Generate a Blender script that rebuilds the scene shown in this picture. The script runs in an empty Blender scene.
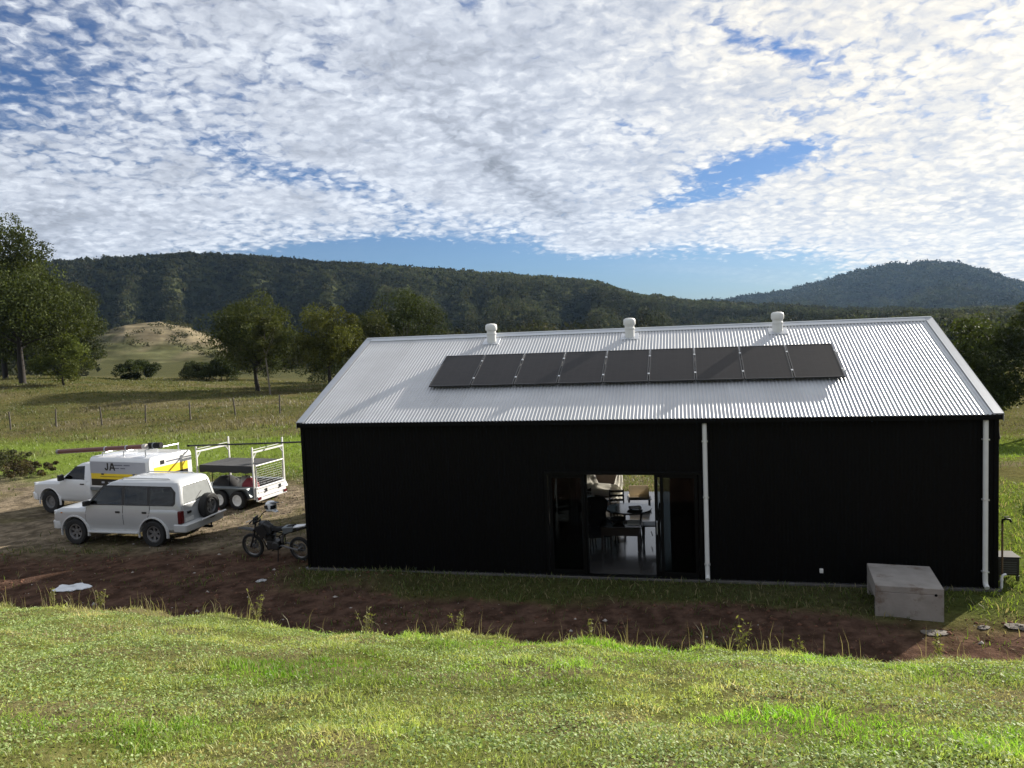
import bpy, math, random
import numpy as np
from mathutils import Vector, Matrix
R = math.radians
rng = np.random.default_rng(7)
random.seed(7)
scene = bpy.context.scene
C = scene.collection
CAM_Z = 5.5125
YAW = .2192
SUN_AZ, SUN_EL = R(50), R(24)          # azimuth measured from +Y towards +X

# ------------------------------------------------------------------ noise
def _h(ix, iy, s):
    n = (ix.astype(np.int64)*374761393 + iy.astype(np.int64)*668265263 + s*1274126177) & 0xffffffff
    n = ((n ^ (n >> 13))*1274126177) & 0xffffffff
    return ((n ^ (n >> 16)) & 0xffffff)/float(0xffffff)
def vnoise(x, y, s=0):
    x = np.asarray(x, float); y = np.asarray(y, float)
    ix, iy = np.floor(x), np.floor(y); fx, fy = x-ix, y-iy
    fx = fx*fx*(3-2*fx); fy = fy*fy*(3-2*fy)
    a, b, c, d = _h(ix, iy, s), _h(ix+1, iy, s), _h(ix, iy+1, s), _h(ix+1, iy+1, s)
    return (a*(1-fx)+b*fx)*(1-fy)+(c*(1-fx)+d*fx)*fy
def fbm(x, y, s=0, o=4):
    t = 0; a = .5; n = 0
    for k in range(o):
        t = t+a*vnoise(np.asarray(x)*2**k+k*17.3, np.asarray(y)*2**k-k*9.1, s+k); n += a; a *= .5
    return t/n
def sm(a, b, x):
    t = np.clip((np.asarray(x, float)-a)/(b-a), 0, 1); return t*t*(3-2*t)

# ------------------------------------------------------------------ terrain height
LX = [-40, -8.6, -6.7, -3.2, -.3, 2.3, 4.6, 5.9, 12, 40]
LY = [17, 12.5, 12.0, 10.9, 10.15, 9.55, 9.1, 8.85, 8.1, 5]
def ylip(x): return np.interp(x, LX, LY)
def ground(x, y):
    x = np.asarray(x, float); y = np.asarray(y, float)
    wob = (fbm(x*.7, y*.2, 3)-.5)*.9
    s = ylip(x)+wob+(fbm(x*2.6, y*.3, 17)-.5)*.5*sm(1.5, .2, np.abs(ylip(x)+wob-y))-y
    a = 1.35+.265*s+(fbm(x*.35, y*.35, 5)-.5)*.22+(fbm(x*1.6, y*1.6, 9)-.5)*.10+(fbm(x*4.2, y*4.2, 10)-.5)*.05
    a = np.where(s > 13, 1.35+.265*13+(s-13)*.03, a)
    b = 1.35+.85*s
    k = .12
    m = -k*np.log(np.exp(-np.clip(a, -20, 20)/k)+np.exp(-np.clip(b, -20, 20)/k))
    pad = (fbm(x*.5, y*.5, 11)-.5)*.06*sm(11, 13, y)+(fbm(x*2.5, y*2.5, 13)-.5)*.05
    inshed = np.zeros_like(x)
    lx = (x+5.06)*math.cos(YAW)-(y-18.27)*math.sin(YAW); ly = (x+5.06)*math.sin(YAW)+(y-18.27)*math.cos(YAW)
    inshed = sm(-.6, .1, lx)*sm(-.6, .1, ly)*sm(15.5, 14.8, lx)*sm(9.3, 8.6, ly)
    pad = pad*(1-inshed)-.06*inshed
    pad = pad+(fbm(x*.08, y*.08, 21)-.5)*1.1*sm(34, 60, y)
    pad = pad+1.75*sm(-20, -58, x)*sm(48, 78, y)
    pad = pad-2.2*sm(23.5, 46, y)*sm(7, 16, x)
    pad = pad-2.0*sm(92, 140, y)
    # spoil heap of red soil in front of the shed
    pad = pad+.22*np.exp(-(((x+3.3)/1.1)**2+((y-16.9)/.6)**2))
    z = np.maximum(m, pad)
    d = np.abs(m-pad); z = z+np.where(d < .15, (.15-d)**2/.6, 0)
    return z

# ------------------------------------------------------------------ helpers
class MB:
    def __init__(s): s.v = []; s.f = []; s.M = None
    def add(s, vs, fs):
        o = len(s.v)
        for p in vs:
            p = Vector(p)
            s.v.append(tuple(s.M @ p) if s.M else tuple(p))
        s.f += [tuple(i+o for i in f) for f in fs]; return s
    def box(s, c, d, rot=None):
        x, y, z = d[0]/2, d[1]/2, d[2]/2
        vs = [Vector((sx*x, sy*y, sz*z)) for sz in (-1, 1) for sx, sy in ((-1, -1), (1, -1), (1, 1), (-1, 1))]
        if rot is not None:
            from mathutils import Euler
            m = Euler(rot).to_matrix(); vs = [m @ p for p in vs]
        c = Vector(c)
        return s.add([p+c for p in vs], [(3, 2, 1, 0), (4, 5, 6, 7), (0, 1, 5, 4), (1, 2, 6, 5), (2, 3, 7, 6), (3, 0, 4, 7)])
    def tube(s, pts, r, n=8, cap=True):
        pts = [Vector(p) for p in pts]; rs = r if hasattr(r, '__len__') else [r]*len(pts)
        rings = []; up = None
        for i, p in enumerate(pts):
            t = (pts[min(i+1, len(pts)-1)]-pts[max(i-1, 0)]).normalized()
            if up is None: up = Vector((0, 0, 1)) if abs(t.z) < .9 else Vector((1, 0, 0))
            a = t.cross(up).normalized(); b = a.cross(t).normalized(); up = b
            rings.append([p+(a*math.cos(2*math.pi*k/n)+b*math.sin(2*math.pi*k/n))*rs[i] for k in range(n)])
        vs = [q for g in rings for q in g]
        fs = [(i*n+k, i*n+(k+1) % n, (i+1)*n+(k+1) % n, (i+1)*n+k) for i in range(len(pts)-1) for k in range(n)]
        if cap: fs += [tuple(range(n-1, -1, -1)), tuple((len(pts)-1)*n+k for k in range(n))]
        return s.add(vs, fs)
    def lathe(s, prof, n=24, axis='z', c=(0, 0, 0), close=False):
        vs = []; c = Vector(c)
        for (r, h) in prof:
            for k in range(n):
                a = 2*math.pi*k/n; x, y = r*math.cos(a), r*math.sin(a)
                p = {'z': (x, y, h), 'y': (x, h, y), 'x': (h, x, y)}[axis]
                vs.append(Vector(p)+c)
        m = len(prof)
        fs = [(i*n+k, i*n+(k+1) % n, ((i+1) % m)*n+(k+1) % n, ((i+1) % m)*n+k) for i in range(m if close else m-1) for k in range(n)]
        if not close:
            if prof[0][0] > 1e-4: fs.append(tuple(range(n-1, -1, -1)))
            if prof[-1][0] > 1e-4: fs.append(tuple((m-1)*n+k for k in range(n)))
        return s.add(vs, fs)
    def prism(s, poly, fn0, fn1):
        n = len(poly)
        vs = [fn0(p) for p in poly]+[fn1(p) for p in poly]
        return s.add(vs, [tuple(range(n-1, -1, -1)), tuple(range(n, 2*n))]+[(i, (i+1) % n, n+(i+1) % n, n+i) for i in range(n)])
    def loft(s, rings):
        n = len(rings[0]); vs = [p for g in rings for p in g]
        fs = [(i*n+k, i*n+(k+1) % n, (i+1)*n+(k+1) % n, (i+1)*n+k) for i in range(len(rings)-1) for k in range(n)]
        fs += [tuple(range(n-1, -1, -1)), tuple((len(rings)-1)*n+k for k in range(n))]
        return s.add(vs, fs)

def fix_normals(me):
    import bmesh
    bm = bmesh.new(); bm.from_mesh(me)
    bmesh.ops.recalc_face_normals(bm, faces=bm.faces); bm.to_mesh(me); bm.free()

def link(name, me, m, parent=None, smooth=None, bevel=0, label=None):
    o = bpy.data.objects.new(name, me); C.objects.link(o)
    if m is not None: me.materials.append(m)
    if smooth is not None:
        me.polygons.foreach_set('use_smooth', [True]*len(me.polygons))
        if smooth < 180: me.set_sharp_from_angle(angle=R(smooth))
    if bevel:
        b = o.modifiers.new('bevel', 'BEVEL'); b.width = bevel; b.segments = 2; b.limit_method = 'ANGLE'; b.angle_limit = R(40)
    if parent is not None: o.parent = parent
    if label: o['label'] = label
    return o
def part(name, mb, m, parent=None, smooth=None, bevel=0, label=None, norm=True):
    me = bpy.data.meshes.new(name); me.from_pydata(mb.v, [], mb.f); me.update()
    if norm: fix_normals(me)
    return link(name, me, m, parent, smooth, bevel, label)
def tag(o, label, cat, group=None):
    o['label'] = label; o['category'] = cat
    if group: o['group'] = group
    return o
def thing(name, label, cat, loc=(0, 0, 0), rotz=0, group=None):
    o = bpy.data.objects.new(name, None); C.objects.link(o); o.empty_display_size = .2
    o.location = loc; o.rotation_euler = (0, 0, rotz)
    return tag(o, label, cat, group)
def dup(root, loc=None, rotz=None, label=None, parent=None):
    r = root.copy(); C.objects.link(r)
    if loc is not None: r.location = loc
    if rotz is not None: r.rotation_euler = (0, 0, rotz)
    if label: r['label'] = label
    if parent is not None: r.parent = parent
    for ch in list(root.children):
        dup(ch, parent=r)
    return r
def bulk(name, V, F, m, col=None, smooth=False):
    """numpy mesh: V (n,3), F (k,3|4)"""
    me = bpy.data.meshes.new(name)
    me.vertices.add(len(V)); me.vertices.foreach_set('co', np.asarray(V, np.float32).ravel())
    k = F.shape[1]; me.loops.add(F.size); me.loops.foreach_set('vertex_index', F.astype(np.int32).ravel())
    me.polygons.add(len(F)); me.polygons.foreach_set('loop_start', np.arange(0, F.size, k, dtype=np.int32))
    try: me.polygons.foreach_set('loop_total', np.full(len(F), k, np.int32))
    except Exception: pass
    if smooth: me.polygons.foreach_set('use_smooth', np.ones(len(F), bool))
    me.update(calc_edges=True)
    if col is not None:
        a = me.color_attributes.new('Col', 'FLOAT_COLOR', 'POINT')
        c4 = np.ones((len(V), 4), np.float32); c4[:, :3] = col; a.data.foreach_set('color', c4.ravel())
    if m: me.materials.append(m)
    return me
def boolean(me, cutters):
    o = bpy.data.objects.new('tmp', me); C.objects.link(o); cs = []
    for cme in cutters:
        c = bpy.data.objects.new('cut', cme); C.objects.link(c); cs.append(c)
        b = o.modifiers.new('b', 'BOOLEAN'); b.operation = 'DIFFERENCE'; b.solver = 'EXACT'; b.object = c
    bpy.context.view_layer.update()
    dg = bpy.context.evaluated_depsgraph_get()
    res = bpy.data.meshes.new_from_object(o.evaluated_get(dg))
    for c in cs: bpy.data.objects.remove(c)
    bpy.data.objects.remove(o)
    return res
def mesh_of(mb, name='m'):
    me = bpy.data.meshes.new(name); me.from_pydata(mb.v, [], mb.f); me.update(); fix_normals(me); return me

# ------------------------------------------------------------------ materials
MATS = {}
def mat(name, col, rough=.6, metal=0, var=.12, scale=6, bump=0, bscale=40, coat=0, spec=None):
    if name in MATS: return MATS[name]
    m = bpy.data.materials.new(name); m.use_nodes = True; nt = m.node_tree; N = nt.nodes; L = nt.links
    b = N['Principled BSDF']; b.inputs['Roughness'].default_value = rough; b.inputs['Metallic'].default_value = metal
    if coat: b.inputs['Coat Weight'].default_value = coat; b.inputs['Coat Roughness'].default_value = .05
    if spec is not None: b.inputs['Specular IOR Level'].default_value = spec
    tc = N.new('ShaderNodeTexCoord'); nz = N.new('ShaderNodeTexNoise'); nz.inputs['Scale'].default_value = scale; nz.inputs['Detail'].default_value = 6
    L.new(tc.outputs['Object'], nz.inputs['Vector'])
    mx = N.new('ShaderNodeMix'); mx.data_type = 'RGBA'
    mx.inputs['A'].default_value = (*[c*(1-var) for c in col], 1); mx.inputs['B'].default_value = (*[min(1, c*(1+var)) for c in col], 1)
    L.new(nz.outputs['Fac'], mx.inputs['Factor']); L.new(mx.outputs['Result'], b.inputs['Base Color'])
    if bump:
        n2 = N.new('ShaderNodeTexNoise'); n2.inputs['Scale'].default_value = bscale; n2.inputs['Detail'].default_value = 5
        L.new(tc.outputs['Object'], n2.inputs['Vector'])
        bp = N.new('ShaderNodeBump'); bp.inputs['Strength'].default_value = bump; bp.inputs['Distance'].default_value = .02
        L.new(n2.outputs['Fac'], bp.inputs['Height']); L.new(bp.outputs['Normal'], b.inputs['Normal'])
    MATS[name] = m; return m
def glass_mat(name, tint, gloss=.12):
    m = bpy.data.materials.new(name); m.use_nodes = True; nt = m.node_tree; N = nt.nodes; L = nt.links
    N.remove(N['Principled BSDF']); out = N['Material Output']
    t = N.new('ShaderNodeBsdfTransparent'); t.inputs['Color'].default_value = (*tint, 1)
    g = N.new('ShaderNodeBsdfGlossy'); g.inputs['Roughness'].default_value = .02
    fr = N.new('ShaderNodeFresnel'); fr.inputs['IOR'].default_value = 1.25 if name == 'window_glass' else 1.45
    tc = N.new('ShaderNodeTexCoord'); nz = N.new('ShaderNodeTexNoise'); nz.inputs['Scale'].default_value = 3
    L.new(tc.outputs['Object'], nz.inputs['Vector'])
    ad = N.new('ShaderNodeMath'); ad.operation = 'MULTIPLY_ADD'; ad.inputs[1].default_value = gloss*.4
    L.new(nz.outputs['Fac'], ad.inputs[0]); L.new(fr.outputs['Fac'], ad.inputs[2])
    mx = N.new('ShaderNodeMixShader'); L.new(ad.outputs[0], mx.inputs['Fac']); L.new(t.outputs[0], mx.inputs[1]); L.new(g.outputs[0], mx.inputs[2])
    L.new(mx.outputs[0], out.inputs['Surface']); return m
def leaf_mat(name, trans=.3, rough=.5, spec=.3, tcol=(1.1, 1.25, .5)):
    m = bpy.data.materials.new(name); m.use_nodes = True; nt = m.node_tree; N = nt.nodes; L = nt.links
    b = N['Principled BSDF']; out = N['Material Output']
    a = N.new('ShaderNodeAttribute'); a.attribute_name = 'Col'
    b.inputs['Roughness'].default_value = rough; b.inputs['Specular IOR Level'].default_value = spec
    L.new(a.outputs['Color'], b.inputs['Base Color'])
    t = N.new('ShaderNodeBsdfTranslucent'); ml = N.new('ShaderNodeMix'); ml.data_type = 'RGBA'; ml.blend_type = 'MULTIPLY'; ml.inputs['Factor'].default_value = 1
    L.new(a.outputs['Color'], ml.inputs['A']); ml.inputs['B'].default_value = (*tcol, 1); L.new(ml.outputs['Result'], t.inputs['Color'])
    mx = N.new('ShaderNodeMixShader'); mx.inputs['Fac'].default_value = trans
    L.new(b.outputs[0], mx.inputs[1]); L.new(t.outputs[0], mx.inputs[2]); L.new(mx.outputs[0], out.inputs['Surface']); return m
def attr_ground(name, bump=.5, bscale=9, rough=.95, nscale=5, amt=.35):
    m = bpy.data.materials.new(name); m.use_nodes = True; nt = m.node_tree; N = nt.nodes; L = nt.links
    b = N['Principled BSDF']; b.inputs['Roughness'].default_value = rough; b.inputs['Specular IOR Level'].default_value = 0
    a = N.new('ShaderNodeAttribute'); a.attribute_name = 'Col'
    tc = N.new('ShaderNodeTexCoord')
    n1 = N.new('ShaderNodeTexNoise'); n1.inputs['Scale'].default_value = nscale; n1.inputs['Detail'].default_value = 9; n1.inputs['Roughness'].default_value = .7
    L.new(tc.outputs['Object'], n1.inputs['Vector'])
    mr = N.new('ShaderNodeMapRange'); mr.inputs['From Min'].default_value = .25; mr.inputs['From Max'].default_value = .75
    mr.inputs['To Min'].default_value = 1-amt*1.3; mr.inputs['To Max'].default_value = 1+amt*1.3
    L.new(n1.outputs['Fac'], mr.inputs['Value'])
    mx = N.new('ShaderNodeMix'); mx.data_type = 'RGBA'; mx.blend_type = 'MULTIPLY'; mx.inputs['Factor'].default_value = 1
    L.new(a.outputs['Color'], mx.inputs['A']); L.new(mr.outputs['Result'], mx.inputs['B']); L.new(mx.outputs['Result'], b.inputs['Base Color'])
    n2 = N.new('ShaderNodeTexNoise'); n2.inputs['Scale'].default_value = bscale; n2.inputs['Detail'].default_value = 8; n2.inputs['Roughness'].default_value = .65
    L.new(tc.outputs['Object'], n2.inputs['Vector'])
    bp = N.new('ShaderNodeBump'); bp.inputs['Strength'].default_value = bump; bp.inputs['Distance'].default_value = .12
    L.new(n2.outputs['Fac'], bp.inputs['Height']); L.new(bp.outputs['Normal'], b.inputs['Normal']); return m

M_white = mat('white_paint', (.66, .67, .68), .25, 0, .05, 4, coat=.6)
M_silverp = mat('silver_white_paint', (.46, .475, .485), .28, .15, .05, 4, coat=.6)
M_rubber = mat('black_rubber', (.012, .012, .012), .8, 0, .3, 20, bump=.4)
M_blackp = mat('black_plastic', (.015, .015, .016), .5)
M_rim = mat('grey_alloy', (.2, .2, .205), .45, .6)
M_rimw = mat('white_wheel_paint', (.65, .65, .64), .45)
M_galv = mat('galvanised_steel', (.62, .64, .66), .42, .75, .15, 12)
M_greyp = mat('grey_sheet_steel', (.16, .18, .19), .5, .4, .2, 5)
M_grey = mat('grey_bumper_paint', (.5, .51, .51), .45, .1)
M_black = mat('black_sheet_steel', (.0022, .0022, .0024), .55, 0, .2, 3, spec=.1)
M_dark = mat('dark_frame', (.0025, .0025, .0025), .55, spec=.12)
M_red = mat('red_lens', (.09, .008, .01), .25)
M_amber = mat('amber_lens', (.5, .17, .02), .2)
M_clear = mat('lamp_lens', (.6, .62, .64), .1, .3)
M_yellow = mat('yellow_vinyl', (.75, .55, .03), .4, var=.05)
M_blackv = mat('black_vinyl', (.012, .011, .01), .4)
M_silver = mat('silver_vinyl', (.36, .38, .43), .35, .1, .05)
M_pipe = mat('brick_red_pipe', (.13, .045, .035), .5)
M_wood = mat('dark_wood', (.018, .011, .008), .4, bump=.1)
M_conc = mat('concrete', (.27, .25, .235), .85, 0, .3, 3.5, bump=.3, bscale=30)
def stained_concrete():
    m = mat('stained_concrete', (.25, .23, .21), .88, 0, .35, 3.5, bump=.35, bscale=26); nt = m.node_tree; N = nt.nodes; L = nt.links; b = N['Principled BSDF']
    src = b.inputs['Base Color'].links[0].from_socket; tc = N.new('ShaderNodeTexCoord'); nz = N.new('ShaderNodeTexNoise'); nz.inputs['Scale'].default_value = 2.3; nz.inputs['Detail'].default_value = 7; nz.inputs['Roughness'].default_value = .7; L.new(tc.outputs['Object'], nz.inputs['Vector'])
    mr = N.new('ShaderNodeMapRange'); mr.inputs['From Min'].default_value = .54; mr.inputs['From Max'].default_value = .66; L.new(nz.outputs['Fac'], mr.inputs['Value'])
    mx = N.new('ShaderNodeMix'); mx.data_type = 'RGBA'; L.new(mr.outputs['Result'], mx.inputs['Factor']); L.new(src, mx.inputs['A']); mx.inputs['B'].default_value = (.15, .115, .092, 1); L.new(mx.outputs['Result'], b.inputs['Base Color']); return m
M_box = stained_concrete()
M_edge = mat('dark_concrete', (.09, .085, .078), .9, 0, .4, 5)  # even darker concrete tone for the slab edge
M_cloth = mat('white_cloth', (.72, .71, .68), .9, 0, .05)
M_brown = mat('brown_fabric', (.16, .12, .095), .9)
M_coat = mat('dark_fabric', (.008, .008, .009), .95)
M_card = mat('cream_cardboard', (.62, .55, .42), .8)
M_floor = mat('polished_slab', (.065, .062, .06), .13, 0, .3, 2)
M_bark = mat('dark_bark', (.022, .018, .015), .95, 0, .35, 8, bump=.6, bscale=15)
M_barkp = mat('pale_bark', (.14, .12, .1), .9, 0, .35, 8, bump=.4, bscale=15)
M_post = mat('weathered_wood', (.085, .075, .06), .95)
M_shade = mat('black_shade_cloth', (.03, .03, .032), .9, 0, .3, 60)
M_skin = mat('pale_pvc', (.62, .62, .6), .5)
M_stone = mat('pale_stone', (.33, .31, .28), .9, 0, .25, 10, bump=.4)
M_glass = glass_mat('window_glass', (.5, .53, .54), .0)
def greyed_pane(name, col, k):
    m = mat(name, col, .35, 0, .2, 5); nt = m.node_tree; N = nt.nodes; t_ = N.new('ShaderNodeBsdfTransparent'); t_.inputs['Color'].default_value = (.5, .5, .5, 1); mx = N.new('ShaderNodeMixShader'); mx.inputs['Fac'].default_value = k
    nt.links.new(t_.outputs[0], mx.inputs[1]); nt.links.new(N['Principled BSDF'].outputs[0], mx.inputs[2]); nt.links.new(mx.outputs[0], N['Material Output'].inputs['Surface']); return m
M_reargrey = greyed_pane('sky_grey_rear_glass', (.34, .36, .36), .6)  # pale grey mixed into the rear pane stands in for reflected sky
M_tint = glass_mat('tinted_glass', (.33, .35, .35), .0)
M_cover = glass_mat('table_glass', (.6, .68, .66), .5)

# zincalume roof: bright metal, each sheet a touch different
def roof_mat():
    m = bpy.data.materials.new('zincalume'); m.use_nodes = True; nt = m.node_tree; N = nt.nodes; L = nt.links
    b = N['Principled BSDF']; b.inputs['Metallic'].default_value = .15; b.inputs['Roughness'].default_value = .4
    tc = N.new('ShaderNodeTexCoord'); sp = N.new('ShaderNodeSeparateXYZ'); L.new(tc.outputs['Object'], sp.inputs[0])
    dv = N.new('ShaderNodeMath'); dv.operation = 'DIVIDE'; dv.inputs[1].default_value = .76; L.new(sp.outputs['X'], dv.inputs[0])
    fl = N.new('ShaderNodeMath'); fl.operation = 'FLOOR'; L.new(dv.outputs[0], fl.inputs[0])
    wn = N.new('ShaderNodeTexWhiteNoise'); wn.noise_dimensions = '1D'; L.new(fl.outputs[0], wn.inputs['W'])
    nz = N.new('ShaderNodeTexNoise'); nz.inputs['Scale'].default_value = 1.7; nz.inputs['Detail'].default_value = 6; L.new(tc.outputs['Object'], nz.inputs['Vector'])
    ad = N.new('ShaderNodeMath'); ad.operation = 'MULTIPLY_ADD'; ad.inputs[1].default_value = .35; L.new(wn.outputs['Value'], ad.inputs[0]); L.new(nz.outputs['Fac'], ad.inputs[2])
    mr = N.new('ShaderNodeMapRange'); mr.inputs['From Min'].default_value = .3; mr.inputs['From Max'].default_value = 1.05; mr.inputs['To Min'].default_value = .41; mr.inputs['To Max'].default_value = .51
    L.new(ad.outputs[0], mr.inputs['Value'])
    mx = N.new('ShaderNodeCombineColor')
    for k, q in (('Red', .97), ('Green', .99), ('Blue', 1.02)):
        mu = N.new('ShaderNodeMath'); mu.operation = 'MULTIPLY'; mu.inputs[1].default_value = q; L.new(mr.outputs['Result'], mu.inputs[0]); L.new(mu.outputs[0], mx.inputs[k])
    L.new(mx.outputs[0], b.inputs['Base Color']); return m
M_roof = roof_mat()
M_flash = mat('zinc_flashing', (.55, .57, .6), .4, .6, .08)

def solar_mat():
    m = bpy.data.materials.new('solar_cells'); m.use_nodes = True; nt = m.node_tree; N = nt.nodes; L = nt.links
    b = N['Principled BSDF']; b.inputs['Roughness'].default_value = .38; b.inputs['Specular IOR Level'].default_value = .12
    tc = N.new('ShaderNodeTexCoord'); br = N.new('ShaderNodeTexBrick'); br.offset = 0; br.inputs['Scale'].default_value = 1
    br.inputs['Brick Width'].default_value = .168; br.inputs['Row Height'].default_value = .085; br.inputs['Mortar Size'].default_value = .0025
    br.inputs['Color1'].default_value = (.014, .013, .014, 1); br.inputs['Color2'].default_value = (.019, .017, .018, 1); br.inputs['Mortar'].default_value = (.03, .03, .031, 1)
    L.new(tc.outputs['Object'], br.inputs['Vector']); L.new(br.outputs['Color'], b.inputs['Base Color']); return m
M_solar = solar_mat()

# ------------------------------------------------------------------ world
def build_world():
    w = bpy.data.worlds.new('World'); scene.world = w; w.use_nodes = True
    nt = w.node_tree; N = nt.nodes; L = nt.links; bg = N['Background']
    def math_(op, a, b=None, c=None, clamp=False):
        n = N.new('ShaderNodeMath'); n.operation = op; n.use_clamp = clamp
        for i, q in enumerate((a, b, c)):
            if q is None: continue
            if isinstance(q, (int, float)): n.inputs[i].default_value = q
            else: L.new(q, n.inputs[i])
        return n.outputs[0]
    def rng_(v, a, b, c=0, d=1, smooth=True):
        n = N.new('ShaderNodeMapRange'); n.interpolation_type = 'SMOOTHSTEP' if smooth else 'LINEAR'
        L.new(v, n.inputs['Value']); 
        for k, q in (('From Min', a), ('From Max', b), ('To Min', c), ('To Max', d)): n.inputs[k].default_value = q
        return n.outputs['Result']
    sky = N.new('ShaderNodeTexSky'); sky.sky_type = 'NISHITA'; sky.sun_disc = False
    sky.sun_elevation = SUN_EL; sky.sun_rotation = SUN_AZ; sky.altitude = 300; sky.air_density = 1.1; sky.dust_density = .6; sky.ozone_density = 1.5
    tc = N.new('ShaderNodeTexCoord'); D = tc.outputs['Generated']
    sp = N.new('ShaderNodeSeparateXYZ'); L.new(D, sp.inputs[0]); X, Y, Z = sp.outputs
    zc = math_('MAXIMUM', Z, .004); zz = math_('ADD', zc, .24)
    u = math_('DIVIDE', X, zz); v = math_('DIVIDE', Y, zz)
    cb = N.new('ShaderNodeCombineXYZ'); L.new(u, cb.inputs[0]); L.new(v, cb.inputs[1]); UV = cb.outputs[0]
    def noise(vec, s, det=4, ro=.55, dist=0, off=(0, 0, 0), rot=0, sc=(1, 1, 1)):
        mp = N.new('ShaderNodeMapping'); L.new(vec, mp.inputs['Vector']); mp.inputs['Location'].default_value = off; mp.inputs['Rotation'].default_value = (0, 0, rot); mp.inputs['Scale'].default_value = sc
        n = N.new('ShaderNodeTexNoise'); n.inputs['Scale'].default_value = s; n.inputs['Detail'].default_value = det; n.inputs['Roughness'].default_value = ro; n.inputs['Distortion'].default_value = dist
        L.new(mp.outputs[0], n.inputs['Vector']); return n
    # domain warp
    wn = noise(UV, 8, 4, .55); wv = N.new('ShaderNodeVectorMath'); wv.operation = 'MULTIPLY_ADD'; wv.inputs[1].default_value = (.075, .075, 0)
    L.new(wn.outputs['Color'], wv.inputs[0]); L.new(UV, wv.inputs[2])
    wn2 = noise(UV, 38, 2, .5); wv2 = N.new('ShaderNodeVectorMath'); wv2.operation = 'MULTIPLY_ADD'; wv2.inputs[1].default_value = (.035, .035, 0)
    L.new(wn2.outputs['Color'], wv2.inputs[0]); L.new(wv.outputs[0], wv2.inputs[2]); UW = wv2.outputs[0]
    def vor(vec, s, smo):
        n = N.new('ShaderNodeTexVoronoi'); n.feature = 'SMOOTH_F1'; n.inputs['Scale'].default_value = s; n.inputs['Smoothness'].default_value = smo; L.new(vec, n.inputs['Vector']); return n.outputs['Distance']
    p1 = math_('SUBTRACT', 1, vor(UW, 27, .4)); p2 = math_('SUBTRACT', 1, vor(UW, 60, .4))
    fine = noise(UW, 44, 4, .6).outputs['Fac']; body_ = noise(UW, 21, 2, .5).outputs['Fac']
    cell = math_('ADD', math_('MULTIPLY', p1, .5), math_('ADD', math_('MULTIPLY', body_, .55), math_('MULTIPLY', fine, .3)))
    puff = math_('ADD', math_('ADD', math_('MULTIPLY', p1, .40), math_('MULTIPLY', body_, .35)), math_('ADD', math_('MULTIPLY', p2, .2), math_('MULTIPLY', fine, .5)))   # about .45 .. 1.1
    az = math_('ARCTAN2', X, Y); el = math_('ARCSINE', Z)
    big = noise(UV, 1.1, 4, .5, 0, (3.1, 1.7, 0)).outputs['Fac']
    mid = noise(UV, 3.2, 4, .55, 0, (1.3, 7.7, 0), R(-18), (1, 1.6, 1)).outputs['Fac']
    cov = math_('ADD', math_('MULTIPLY', math_('SUBTRACT', big, .5), .55), math_('MULTIPLY', math_('SUBTRACT', mid, .5), .7))
    def blob(a0, e0, sa, se, tilt, amp):
        da = math_('SUBTRACT', az, R(a0)); de = math_('SUBTRACT', math_('SUBTRACT', el, R(e0)), math_('MULTIPLY', da, tilt))
        q = math_('ADD', math_('POWER', math_('DIVIDE', da, R(sa)), 2), math_('POWER', math_('DIVIDE', de, R(se)), 2))
        return math_('MULTIPLY', math_('EXPONENT', math_('MULTIPLY', q, -1)), amp)
    for b in BLOBS: cov = math_('ADD', cov, blob(*b))
    dens = math_('ADD', math_('ADD', puff, cov), COV0)
    cl = rng_(dens, .46, .98)
    thick = rng_(dens, .62, 1.25)
    # low thin streaks near the horizon
    st = noise(UV, .9, 5, .6, 0, (0, 0, 0), R(-12), (.25, 1.2, 1)).outputs['Fac']
    streak = math_('MULTIPLY', rng_(st, .42, .75), math_('MULTIPLY', rng_(el, R(.3), R(2.5)), rng_(el, R(8), R(4))))
    # brightness: glow towards the sun behind the cloud sheet
    sd = Vector((math.sin(SUN_AZ)*math.cos(SUN_EL), math.cos(SUN_AZ)*math.cos(SUN_EL), math.sin(SUN_EL)))
    dt = N.new('ShaderNodeVectorMath'); dt.operation = 'DOT_PRODUCT'; L.new(D, dt.inputs[0]); dt.inputs[1].default_value = sd
    cs = math_('MAXIMUM', dt.outputs['Value'], 0)
    glow = math_('ADD', math_('MULTIPLY', math_('POWER', cs, 4), GLOW4), math_('MULTIPLY', math_('POWER', cs, 26), GLOW26))
    shade = noise(UW, 5, 4, .5, 0, (5, 2, 0)).outputs['Fac']
    br = math_('SUBTRACT', CLB, math_('MULTIPLY', thick, math_('MULTIPLY', rng_(shade, .3, .75), CLT)))
    br = math_('SUBTRACT', br, math_('MULTIPLY', math_('SUBTRACT', 1, cl), .7))
    br = math_('ADD', br, math_('MULTIPLY', math_('SUBTRACT', fine, .5), 1.5))
    br = math_('SUBTRACT', br, math_('MULTIPLY', rng_(cell, .52, 1.02, 1, 0, False), 1.85))
    br = math_('ADD', br, glow)
    for b in DARKS: br = math_('SUBTRACT', br, blob(*b))
    cc = N.new('ShaderNodeMix'); cc.data_type = 'RGBA'; cc.inputs['A'].default_value = (.93, .97, 1.03, 1); cc.inputs['B'].default_value = (1.07, 1.0, .87, 1)
    L.new(rng_(math_('POWER', cs, 5), .04, .55), cc.inputs['Factor'])
    ct = N.new('ShaderNodeMix'); ct.data_type = 'RGBA'; ct.inputs['A'].default_value = (.90, .97, 1.11, 1); L.new(rng_(br, 2.2, 4.8), ct.inputs['Factor']); L.new(cc.outputs['Result'], ct.inputs['B']); cc = ct
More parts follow.
